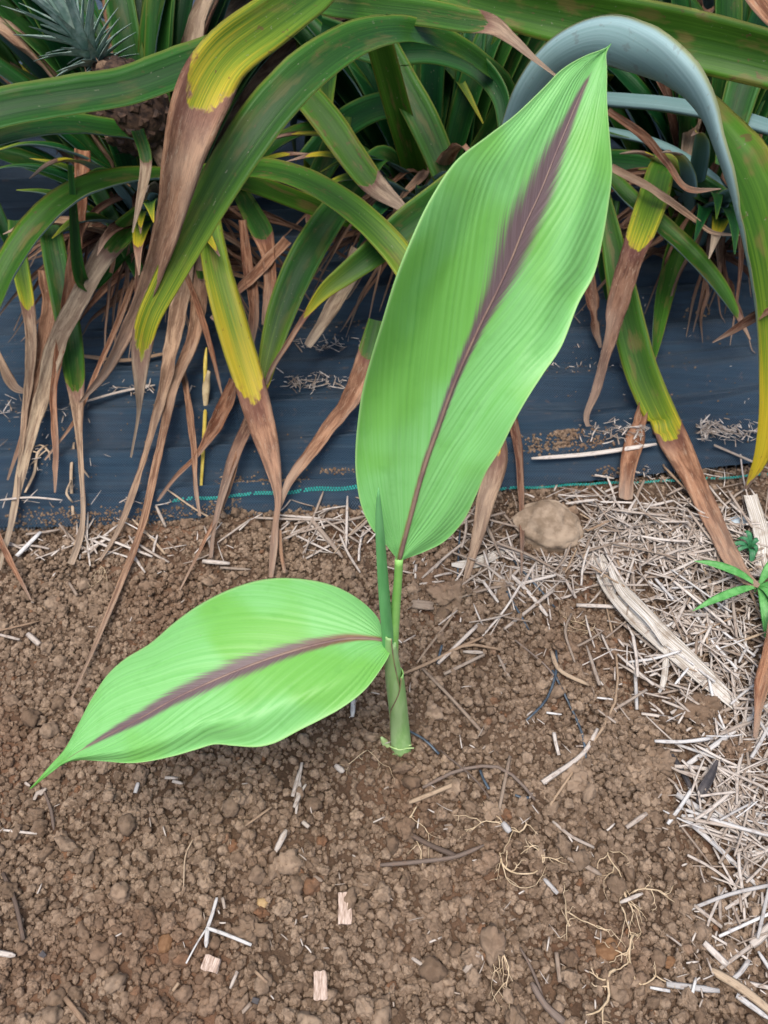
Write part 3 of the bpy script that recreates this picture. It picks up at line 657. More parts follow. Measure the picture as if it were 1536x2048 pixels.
# --- front leaves, traced one by one: (px, py, width px, distance Y [, roll])
leafpx('C', [(700, -60, 60, 1.30), (620, -10, 80, 1.16), (540, 45, 92, 1.08), (450, 115, 98, 1.0), (405, 190, 108, .96), (380, 260, 96, .93), (362, 330, 76, .91), (343, 420, 60, .89), (314, 520, 44, .88), (270, 630, 32, .87), (213, 740, 20, .86), (160, 805, 5, .86)],
       brown=.40, yellow=.32, tone=.75, ch=.75, roll=-18, crumple=.45, label='leaf with a bright yellow band and long brown dead tip', seed=.31)
leafpx('C', [(1010, 190, 40, 1.40), (960, 125, 50, 1.32), (880, 80, 58, 1.24), (800, 62, 66, 1.18), (720, 78, 78, 1.12), (640, 125, 88, 1.06), (555, 205, 94, 1.0), (485, 300, 90, .96), (430, 390, 82, .93), (380, 480, 72, .90), (338, 560, 60, .88), (300, 635, 50, .86), (284, 700, 42, .85), (280, 780, 20, .84), (277, 830, 8, .83), (262, 915, 4, .83)],
       brown=.79, yellow=.76, tone=.34, ch=.7, roll=8, crumple=.4, label='long dark green leaf arching from behind with purplish tip', seed=.52)
leafpx('L', [(560, 60, 60, 1.36), (470, 95, 78, 1.30), (370, 135, 86, 1.24), (250, 178, 84, 1.19), (120, 200, 86, 1.14), (0, 222, 84, 1.10), (-130, 270, 76, 1.06), (-230, 350, 60, 1.0)], tone=.22, ch=.7, roll=12, root=False, seed=.11)
leafpx('L', [(290, 285, 44, 1.3), (200, 258, 60, 1.22), (100, 255, 66, 1.15), (0, 275, 64, 1.1), (-120, 330, 58, 1.04), (-220, 430, 40, 1.0)], tone=.22, ch=.9, roll=28, seed=.61)
leafpx('L', [(420, 360, 30, 1.34), (330, 352, 44, 1.26), (240, 358, 56, 1.18), (150, 390, 66, 1.12), (75, 455, 70, 1.06), (20, 535, 66, 1.0), (-25, 640, 54, .96), (-70, 760, 30, .9)], tone=.62, ch=1.0, roll=34, yellow=.9, root=False, seed=.22)
leafpx('C', [(420, 352, 34, 1.32), (500, 338, 46, 1.26), (580, 350, 50, 1.20), (660, 388, 54, 1.14), (730, 440, 58, 1.09), (800, 515, 62, 1.03), (850, 600, 62, .98), (910, 710, 60, .92), (965, 830, 56, .86), (990, 910, 50, .82), (968, 1010, 38, .78), (945, 1110, 18, .7), (905, 1230, 7, .6), (835, 1325, 4, .5)],
       tone=.6, yellow=.45, brown=.655, ch=.6, roll=-10, crumple=.45, root=False, seed=.77)
leafpx('C', [(408, 350, 40, 1.26), (416, 430, 46, 1.18), (432, 530, 56, 1.08), (455, 620, 64, 1.02), (478, 700, 64, .97), (497, 760, 62, .94), (520, 840, 56, .90), (542, 920, 38, .86), (556, 1000, 14, .82), (551, 1050, 13, .78), (548, 1090, 16, .7), (542, 1155, 9, .65)],
       tone=.8, yellow=.30, brown=.52, ch=.5, roll=-6, crumple=.5, label='leaf turned yellow with a wide orange-brown dried end reaching the soil', seed=.70)
leafpx('C', [(770, 310, 40, 1.36), (715, 370, 54, 1.30), (660, 440, 64, 1.22), (610, 520, 68, 1.14), (570, 610, 62, 1.07), (545, 690, 48, 1.02), (528, 760, 32, .98), (505, 830, 26, .95), (470, 910, 24, .9), (445, 990, 16, .82), (428, 1060, 8, .78), (422, 1115, 8, .7)],
       tone=.25, yellow=.6, brown=.60, ch=.75, roll=10, crumple=.5, seed=.42)
leafpx('C', [(960, 330, 60, 1.22), (890, 395, 72, 1.16), (815, 450, 68, 1.11), (745, 508, 54, 1.07), (690, 550, 42, 1.04), (650, 582, 30, 1.02), (615, 625, 14, 1.0), (570, 695, 11, .98), (540, 745, 10, .97), (518, 815, 5, .95)], tone=.35, brown=.66, yellow=.6, ch=.8, roll=-14, crumple=.4, root=False, seed=.15)
leafpx('C', [(560, 150, 40, 1.38), (610, 190, 56, 1.33), (660, 250, 62, 1.28), (705, 315, 58, 1.24), (748, 370, 48, 1.2), (785, 400, 30, 1.18), (822, 430, 8, 1.16)], tone=.85, yellow=1.4, brown=.72, ch=.5, crumple=.4, root=False, seed=.93)
leafpx('C', [(770, 90, 50, 1.44), (805, 165, 60, 1.40), (845, 240, 64, 1.35), (880, 320, 58, 1.30), (905, 400, 44, 1.25), (925, 500, 20, 1.2)], tone=.4, ch=.5, root=False, seed=.05)
leafpx('C', [(560, -40, 50, 1.4), (640, 0, 58, 1.34), (740, 15, 58, 1.28), (850, 28, 54, 1.23), (930, 42, 48, 1.2), (985, 52, 38, 1.18), (1025, 80, 22, 1.17), (1065, 115, 12, 1.16), (1112, 152, 5, 1.15)], tone=.45, yellow=1.2, brown=.72, ch=.5, crumple=.5, root=False, seed=.36)
leafpx('R', [(820, -70, 60, 1.50), (930, -15, 78, 1.42), (1050, 15, 92, 1.36), (1180, 42, 102, 1.30), (1310, 68, 106, 1.25), (1450, 98, 102, 1.20), (1600, 140, 92, 1.14), (1720, 190, 70, 1.1)], tone=.72, yellow=1.1, ch=.85, roll=22, root=False, label='wide olive leaf crossing the top right corner', seed=.66)
leafpx('R', [(1020, 265, 44, 1.25, -175), (1058, 185, 62, 1.22, -172), (1118, 118, 78, 1.18, -168), (1200, 88, 92, 1.13, -158), (1290, 118, 108, 1.07, -130), (1357, 160, 120, 1.02, -104), (1412, 215, 132, .98, -82), (1458, 300, 150, .94, -64), (1494, 390, 146, .91, -52), (1522, 500, 118, .88, -44), (1537, 620, 86, .86, -38), (1541, 740, 68, .84, -32), (1535, 840, 50, .82, -28), (1518, 920, 28, .80, -22), (1490, 978, 6, .79, -15)],
       tone=.8, yellow=.72, brown=.955, ch=1.2, crumple=.1, upmix=.1, root=False, label='arching leaf showing its pale blue underside', seed=.27)
leafpx('R', [(1195, 330, 36, 1.34), (1260, 400, 46, 1.27), (1330, 462, 52, 1.21), (1395, 525, 50, 1.16), (1440, 580, 40, 1.12), (1470, 625, 22, 1.1), (1500, 680, 6, 1.08)], tone=.55, yellow=1.0, brown=.86, ch=1.0, roll=-36, crumple=.3, root=False, seed=.57)
leafpx('R', [(1330, 330, 50, 1.34), (1305, 400, 60, 1.25), (1282, 465, 56, 1.18), (1262, 520, 46, 1.12), (1238, 600, 42, 1.07), (1215, 690, 26, 1.0), (1192, 780, 17, .94), (1172, 835, 11, .92), (1178, 855, 7, .91), (1195, 858, 3, .91)], tone=.75, yellow=.28, brown=.34, ch=.6, crumple=.9, seed=.08)
leafpx('R', [(1205, 380, 24, 1.30), (1222, 470, 40, 1.24), (1240, 560, 54, 1.18), (1258, 650, 62, 1.11), (1282, 740, 64, 1.01), (1318, 825, 62, .935), (1352, 890, 56, .875), (1388, 960, 42, .82), (1425, 1040, 38, .8), (1462, 1115, 36, .75), (1490, 1155, 26, .7), (1518, 1172, 8, .65)], tone=.6, yellow=.56, brown=.60, ch=.55, roll=8, crumple=.45, root=False, label='green and yellow leaf with a brown end lying on the straw', seed=.70)
leafpx('R', [(1385, 400, 48, 1.38), (1355, 480, 50, 1.32), (1332, 560, 46, 1.24), (1316, 640, 34, 1.18), (1306, 725, 8, 1.12)], tone=.6, yellow=1.2, brown=.95, ch=1.0, roll=-34, root=False, seed=.49)
leafpx('R', [(1150, 190, 40, 1.55, 150), (1230, 195, 44, 1.5, 150), (1340, 205, 46, 1.45, 150), (1450, 225, 48, 1.4, 150), (1580, 262, 44, 1.34, 150)], tone=.15, ch=.8, root=False)
leafpx('R', [(1140, 255, 34, 1.52, 140), (1230, 262, 32, 1.47, 140), (1330, 290, 30, 1.42, 140), (1420, 345, 24, 1.36, 140), (1500, 420, 10, 1.3, 140)], tone=.1, ch=.9, root=False)
leafpx('R', [(1130, 330, 50, 1.5), (1230, 330, 56, 1.44), (1340, 350, 54, 1.38), (1440, 400, 44, 1.3), (1520, 470, 26, 1.24)], tone=.1, ch=.8, root=False)
leafpx('R', [(1560, 60, 70, 1.5), (1500, 140, 70, 1.45), (1470, 230, 60, 1.4), (1450, 330, 40, 1.3)], tone=.2, ch=.6, root=False)
leafpx('R', [(1230, 400, 20, 1.42), (1215, 470, 34, 1.36), (1208, 540, 32, 1.3), (1215, 600, 10, 1.26)], tone=.15, ch=.8, roll=-30, root=False)
leafpx('C', [(640, 60, 50, 1.5), (760, 100, 54, 1.46), (870, 100, 52, 1.40), (950, 130, 46, 1.36), (1000, 190, 36, 1.3), (1010, 260, 24, 1.26)], tone=.1, ch=.9, roll=20, root=False)
leafpx('C', [(620, 330, 60, 1.42), (690, 250, 60, 1.45), (760, 215, 56, 1.46), (840, 215, 50, 1.4)], tone=.05, ch=.6, root=False)
leafpx('C', [(640, 350, 46, 1.36), (670, 290, 52, 1.38), (680, 230, 48, 1.4)], tone=.3, ch=.6, root=False)
# left group, hanging to the mat
leafpx('L', [(30, 440, 26, 1.3), (36, 500, 32, 1.24), (46, 560, 32, 1.18), (54, 600, 28, 1.14), (62, 660, 22, 1.08), (60, 740, 18, 1.02), (50, 830, 14, .98), (40, 930, 8, .9), (35, 1010, 4, .8)], tone=.35, yellow=.26, brown=.30, root=False, crumple=.7)
leafpx('L', [(95, 420, 40, 1.3), (108, 500, 46, 1.22), (125, 590, 48, 1.14), (140, 670, 46, 1.08), (148, 740, 42, 1.03), (153, 790, 30, 1.0), (158, 870, 14, .95), (164, 960, 10, .88), (166, 1040, 10, .82), (158, 1085, 12, .76), (142, 1128, 14, .7)], tone=.3, yellow=.6, brown=.49, root=False, crumple=.6)
leafpx('L', [(330, 405, 40, 1.28), (275, 440, 46, 1.22), (225, 488, 48, 1.17), (190, 540, 38, 1.13), (145, 625, 42, 1.08), (110, 700, 38, 1.03), (85, 790, 28, .98), (60, 880, 22, .92), (42, 950, 20, .86), (22, 1050, 12, .78), (-2, 1140, 6, .7)], tone=.6, yellow=.5, brown=.16, root=False, crumple=.6, seed=.95)
leafpx('L', [(165, 300, 30, 1.3), (163, 400, 26, 1.24), (150, 500, 24, 1.18), (138, 600, 24, 1.1), (122, 690, 20, 1.04), (106, 790, 14, 1.0), (112, 890, 12, .94), (110, 985, 5, .86)], brown=-.1, root=False, crumple=1.0, name='dry_leaf', seed=.55)
leafpx('C', [(378, 470, 32, 1.24), (368, 560, 36, 1.16), (352, 650, 33, 1.09), (335, 745, 24, 1.03), (305, 860, 15, .96), (268, 980, 13, .87), (232, 1070, 9, .78), (200, 1122, 5, .72)], brown=-.1, root=False, crumple=.8, name='dry_leaf', seed=.90)
leafpx('C', [(405, 500, 26, 1.22), (400, 590, 30, 1.15), (385, 680, 28, 1.08), (352, 760, 20, 1.02), (328, 860, 18, .97), (308, 950, 15, .90), (282, 1060, 14, .8), (240, 1170, 13, .7), (190, 1290, 8, .6), (142, 1400, 3, .5)], brown=-.1, root=False, crumple=.6, name='dry_leaf', seed=.87)
leafpx('C', [(352, 500, 10, 1.22), (395, 610, 12, 1.12), (420, 690, 10, 1.05), (445, 795, 3, 1.0)], brown=-.1, root=False, name='dry_leaf', seed=.55)
leafpx('C', [(366, 740, 10, 1.05), (380, 830, 14, 1.0), (388, 900, 12, .93), (392, 980, 8, .88), (400, 1032, 5, .8)], brown=-.1, root=False, name='dry_leaf', seed=.85)
leafpx('C', [(470, 760, 22, 1.02), (448, 820, 32, .98), (420, 870, 24, .95), (390, 915, 9, .9), (350, 955, 9, .88), (315, 1002, 5, .85)], brown=-.1, root=False, name='dry_leaf', seed=.96)
leafpx('C', [(752, 640, 30, 1.06), (735, 710, 42, 1.02), (705, 790, 38, .98), (660, 855, 32, .92), (615, 915, 24, .87), (578, 965, 18, .83), (556, 1022, 7, .78)], tone=.5, brown=.14, yellow=.6, root=False, crumple=.6, seed=.03)
leafpx('C', [(720, 500, 36, 1.2), (690, 570, 32, 1.15), (655, 630, 26, 1.1), (615, 692, 16, 1.05)], brown=-.1, root=False, name='dry_leaf', seed=.95)
leafpx('C', [(475, 375, 30, 1.34), (500, 420, 40, 1.28), (525, 468, 44, 1.22), (538, 520, 24, 1.2), (540, 580, 26, 1.14), (530, 650, 14, 1.1)], tone=.35, brown=.42, yellow=.9, root=False, crumple=.8)
leafpx('C', [(575, 480, 22, 1.22), (520, 540, 24, 1.18), (470, 590, 18, 1.14), (425, 640, 12, 1.1)], brown=-.1, root=False, name='dry_leaf', seed=.02)
leafpx('C', [(485, 440, 16, 1.26), (497, 540, 22, 1.18), (508, 620, 22, 1.12), (500, 700, 10, 1.06)], brown=-.1, root=False, name='dry_leaf', seed=.96)
leafpx('C', [(385, 460, 26, 1.26), (400, 520, 28, 1.2), (404, 560, 14, 1.17)], tone=.5, brown=.95, root=False)
leafpx('R', [(1168, 520, 30, 1.26), (1180, 590, 28, 1.18), (1188, 640, 22, 1.14), (1200, 695, 6, 1.1)], brown=-.1, root=False, name='dry_leaf', crumple=1.2, seed=.97)
leafpx('R', [(1290, 800, 18, 1.02), (1274, 860, 32, .97), (1258, 930, 34, .91), (1250, 998, 26, .86)], brown=-.1, root=False, name='dry_leaf', seed=.70)
leafpx('C', [(1020, 820, 22, .96), (1036, 900, 18, .9), (1042, 990, 12, .82), (1044, 1060, 10, .76), (1043, 1145, 4, .7)], brown=-.1, root=False, name='dry_leaf', crumple=.6, seed=.97)
leafpx('R', [(1215, 222, 14, 1.3), (1290, 275, 16, 1.26), (1335, 330, 14, 1.24), (1375, 378, 12, 1.22), (1442, 378, 3, 1.2)], brown=-.1, root=False, name='dry_leaf', seed=.96)
leafpx('R', [(1222, 335, 16, 1.28), (1310, 382, 16, 1.24), (1390, 440, 11, 1.2), (1425, 465, 8, 1.18), (1480, 470, 3, 1.16)], brown=-.1, root=False, name='dry_leaf', seed=.9)
leafpx('L', [(275, 260, 26, 1.2), (292, 320, 24, 1.15), (282, 390, 16, 1.12), (265, 465, 3, 1.1)], tone=.3, brown=.3, root=False, crumple=.3)
leafpx('L', [(190, 370, 34, 1.34), (235, 460, 30, 1.28), (275, 540, 26, 1.2), (300, 600, 10, 1.15)], tone=.2, root=False)
leafpx('L', [(300, 440, 20, 1.3), (240, 510, 30, 1.25), (170, 570, 28, 1.2), (140, 330, 10, 1.15)], tone=.2, root=False)
leafpx('L', [(90, 540, 26, 1.2), (100, 600, 32, 1.15), (88, 680, 24, 1.08), (70, 760, 16, 1.02), (48, 860, 10, .95), (15, 960, 4, .9)], brown=-.1, root=False, name='dry_leaf', seed=.85)
leafpx('L', [(-40, 640, 14, 1.05), (0, 720, 16, 1.0), (30, 775, 18, .98), (55, 785, 6, .97)], brown=-.1, root=False, name='dry_leaf', seed=.9)
leafpx('L', [(268, 560, 10, 1.2), (230, 660, 12, 1.1), (195, 740, 10, 1.03), (150, 840, 7, .96), (90, 920, 4, .9)], brown=-.1, root=False, name='dry_leaf', seed=.98)
leafpx('C', [(490, 850, 16, .95), (470, 930, 12, .88), (445, 1010, 10, .82), (405, 1090, 7, .75), (360, 1180, 3, .65)], brown=-.1, root=False, name='dry_leaf', seed=.03)
leafpx('C', [(560, 1060, 6, .75), (563, 1110, 8, .7), (570, 1145, 6, .65)], brown=-.1, root=False, name='dry_leaf', seed=.87)
leafpx('L', [(-30, 1010, 12, .85), (0, 1080, 12, .78), (25, 1130, 11, .74), (62, 1200, 3, .7)], brown=-.1, root=False, name='dry_leaf', seed=.02)
leafpx('R', [(1570, 1180, 36, .7), (1545, 1290, 34, .6), (1522, 1380, 24, .5), (1510, 1475, 8, .4)], brown=-.1, root=False, name='dry_leaf', seed=.01)
leafpx('R', [(1590, 590, 20, .88), (1500, 640, 20, .86), (1460, 665, 12, .86), (1425, 685, 3, .86)], brown=-.1, root=False, name='dry_leaf', seed=.97)
leafpx('R', [(1500, -60, 70, .95), (1530, 0, 60, .92), (1580, 60, 40, .9)], brown=-.1, root=False, name='dry_leaf', crumple=.3, seed=.02)

# --- the rest of every rosette: leaves that rise, arch and droop from the core
def rosette(key, n, a0, a1, len0, len1, w0, w1, tones, droop=(0.5, 1.4), elev=(25, 80), dead=0.12):
    c = CORES[key]
    for i in range(n):
        az = R(random.uniform(a0, a1)); L = random.uniform(len0, len1); el = R(random.uniform(*elev)); dr = random.uniform(*droop)
        H = Vector((math.cos(az), math.sin(az), 0)); B = Vector((math.sin(az), -math.cos(az), 0)); w = random.uniform(w0, w1)
        p = c + H * 0.02 + Vector((random.uniform(-.03, .03), random.uniform(-.03, .03), random.uniform(0, .08))); rows = []; K = 7; a = el; isdead = random.random() < dead
        for q in range(K + 1):
            s = q / K; ww = w * (0.75 + 0.35 * math.sin(min(1, s * 1.6) * 1.57)) * max(0.05, (1 - s ** 3.0))
            rows.append((p.x, p.y, max(p.z, 0.015), ww, random.uniform(-8, 8)))
            p = p + (H * math.cos(a) + Vector((0, 0, math.sin(a)))) * (L / K); a -= dr * 1.9 / K * (0.4 + s * 1.6)
        tone = random.choice(tones); b = random.uniform(.75, 1.4); 
        me = strip_mesh(rows, -0.1 if isdead else b, b - 0.1, tone, random.uniform(.5, 1.0), n=26, m=6, Bref=B, crumple=.6, wav=.1, floor=mfloor)
        link('dry_leaf' if isdead else 'leaf', me, PL[key])
random.seed(21)
rosette('L', 60, 40, 175, .55, .85, .042, .055, (.0, .1, .25), elev=(35, 85))
rosette('C', 60, 30, 150, .55, .85, .042, .055, (.0, .1, .25), elev=(35, 85))
rosette('R', 60, 10, 140, .55, .85, .042, .055, (.0, .1, .25), elev=(35, 85))
rosette('L', 20, 180, 350, .25, .42, .028, .042, (.0, .1, .3), elev=(45, 75), droop=(.5, .9))
rosette('C', 20, 190, 350, .25, .42, .028, .042, (.0, .1, .3), elev=(45, 75), droop=(.5, .9))
rosette('R', 20, 180, 340, .25, .40, .028, .042, (.0, .1, .3), elev=(45, 75), droop=(.5, .9))
for k_ in 'BDE': rosette(k_, 60, 0, 360, .5, .85, .04, .055, (.0, .1, .3), elev=(25, 85))
# dead basal leaves lying in the shade under the plants
random.seed(5)
for key in 'LCR':
    c = CORES[key]
    for i in range(64):
        az = R(random.uniform(170, 370)); L = random.uniform(.14, .36); H = Vector((math.cos(az), math.sin(az) * .75, 0)); rows = []
        z0 = random.uniform(.03, .22)
        for q in range(6):
            s = q / 5; p = c + H * (0.04 + L * s) + Vector((.03 * fbm(s * 3, i, 0, 2), .04 * fbm(s * 3, i, 5, 2), 0)); rows.append((p.x, p.y, max(.018, z0 * (1 - s * s) + .03 * math.sin(s * 3)), random.uniform(.010, .022) * (1.1 - s), random.uniform(-40, 40)))
        link('dry_leaf', strip_mesh(rows, -0.1, 2, .5, .7, n=22, m=4, crumple=1.0, floor=mfloor, seed=random.choice((.08, .12, .33, .37, .84, .88, .02, .6))), PL[key])

# --- the dark fruit and its spiky crown (left plant)
def fruit():
    c = PY(258, 215, 1.34); ax = (PY(150, 60, 1.40) - c).normalized(); q = Vector((0, 0, 1)).rotation_difference(ax)
    vs = []; fs = []; Rr = 0.062; H = 0.075
    bm = bmesh.new(); bmesh.ops.create_uvsphere(bm, u_segments=32, v_segments=20, radius=1)
    for v in bm.verts: v.co = c + q @ Vector((v.co.x * Rr, v.co.y * Rr, v.co.z * H))
    me = bpy.data.meshes.new('fruit'); bm.to_mesh(me); bm.free(); me.materials.append(M_FRUIT); me.polygons.foreach_set('use_smooth', [True] * len(me.polygons))
    fr = link('fruit', me, PL['L'])
    for ring in range(9):
        th = math.pi * (ring + .8) / 9.6; k = max(4, int(15 * math.sin(th)))
        for i in range(k):
            ph = 2 * math.pi * (i + .5 * (ring % 2)) / k; d = Vector((math.sin(th) * math.cos(ph), math.sin(th) * math.sin(ph), math.cos(th)))
            p = c + q @ Vector((d.x * Rr, d.y * Rr, d.z * H)); nrm = (q @ d).normalized(); up = (ax - nrm * ax.dot(nrm)).normalized(); sd_ = nrm.cross(up)
            r = 0.0115; b0 = [p - sd_ * r - nrm * .002, p - up * r - nrm * .002, p + sd_ * r - nrm * .002, p + up * r - nrm * .002]
            tipv = p + nrm * .005 + up * .002; k0 = [p - sd_ * r * .6 + nrm * .0035, p - up * r * .6 + nrm * .0035, p + sd_ * r * .6 + nrm * .0035, p + up * r * .6 + nrm * .0035]
            spine = p + nrm * .012 + up * .012
            me = mesh('fruitlet', b0 + k0 + [tipv, spine, p + sd_ * .002 + nrm * .005], [(0, 1, 5, 4), (1, 2, 6, 5), (2, 3, 7, 6), (3, 0, 4, 7), (4, 5, 8), (5, 6, 8), (6, 7, 8), (7, 4, 8), (8, 10, 9)], M_FRUIT if random.random() < .85 else M_BRACT, smooth=False)
            link('fruitlet', me, fr)
    cb = c + ax * H * .95
    for i in range(64):
        u = i / 64; ph = i * 2.39996; spread = 1.45 * (1 - u) ** .8 + .08
        d = q @ Vector((math.sin(spread) * math.cos(ph), math.sin(spread) * math.sin(ph), math.cos(spread))); L = 0.05 + 0.07 * u + random.uniform(0, .02)
        st_ = cb + ax * (0.075 * u); out = (d - ax * d.dot(ax)); rows = []
        for k_ in range(4):
            s = k_ / 3; p = st_ + d * L * s - ax * 0.012 * s * s * (1 - u) + out * .012 * s * s; rows.append((p.x, p.y, p.z, (.017 * (1 - s) + .001), 0))
        B = ax.cross(d)
        if B.length < .1: B = Vector((1, 0, 0))
        me = strip_mesh(rows, 2, 2, .1, .6, n=8, m=4, Bref=B.normalized(), mats=[M_CROWN, M_CROWN], th=.001)
        link('crown_leaf', me, fr)
    v_, f_ = tube([c - ax * H * .8, c - ax * (H + .06) + Vector((0, 0, -.03)), CORES['L'] + Vector((0, 0, .05))], [.013, .013, .016], 8)
    link('fruit_stalk', mesh('fruit_stalk', v_, f_, M_BRACT), PL['L'])
fruit()

# ------------------------------------------------------------------ straw
def straw_geo(pts, w, flat=.45, seg=6, taper=.15, n=None):
    """pts Vectors; returns verts, faces, local coordinates"""
    p, r = smooth_pts([(*q, w / 2 * random.uniform(.85, 1.1)) for q in pts], n or (5 if len(pts) < 3 else 9))
    r[0] *= random.uniform(.6, 1); r[-1] *= random.uniform(.4, 1)
    v_, f_ = tube(p, r, seg, flat)
    L = 0; lc = []
    for i, q in enumerate(p):
        if i: L += (q - p[i - 1]).length
        for k in range(seg): a = 2 * math.pi * k / seg; lc.append((L, math.cos(a) * w, math.sin(a) * w))
    return v_, f_, lc
def put_straw(name, pts, w, mat_, label, group, cat='straw', flat=.45, tint=None):
    v_, f_, lc = straw_geo(pts, w, flat); c = sum(pts, Vector()) / len(pts)
    me = mesh(name, [v - c for v in v_], f_, mat_, {'lc': ('FLOAT_VECTOR', lc), 'tint': ('FLOAT', [random.random() if tint is None else tint] * len(v_))})
    o = link(name, me); o.location = c; tag(o, label, cat, group); return o
def surf(px, py, lift):
    p = PG(px, py, lift)
    if p.y > edge_y(p.x) + .004:
        z = .012
        for _ in range(3): p = PZ(px, py, z + lift); z = mat_z(p.x, p.y)
        p = PZ(px, py, z + lift)
    return p
random.seed(11)
A, T_, G_, W_ = M_STRAW, M_STRAWT, M_STRAWG, M_STRAWW
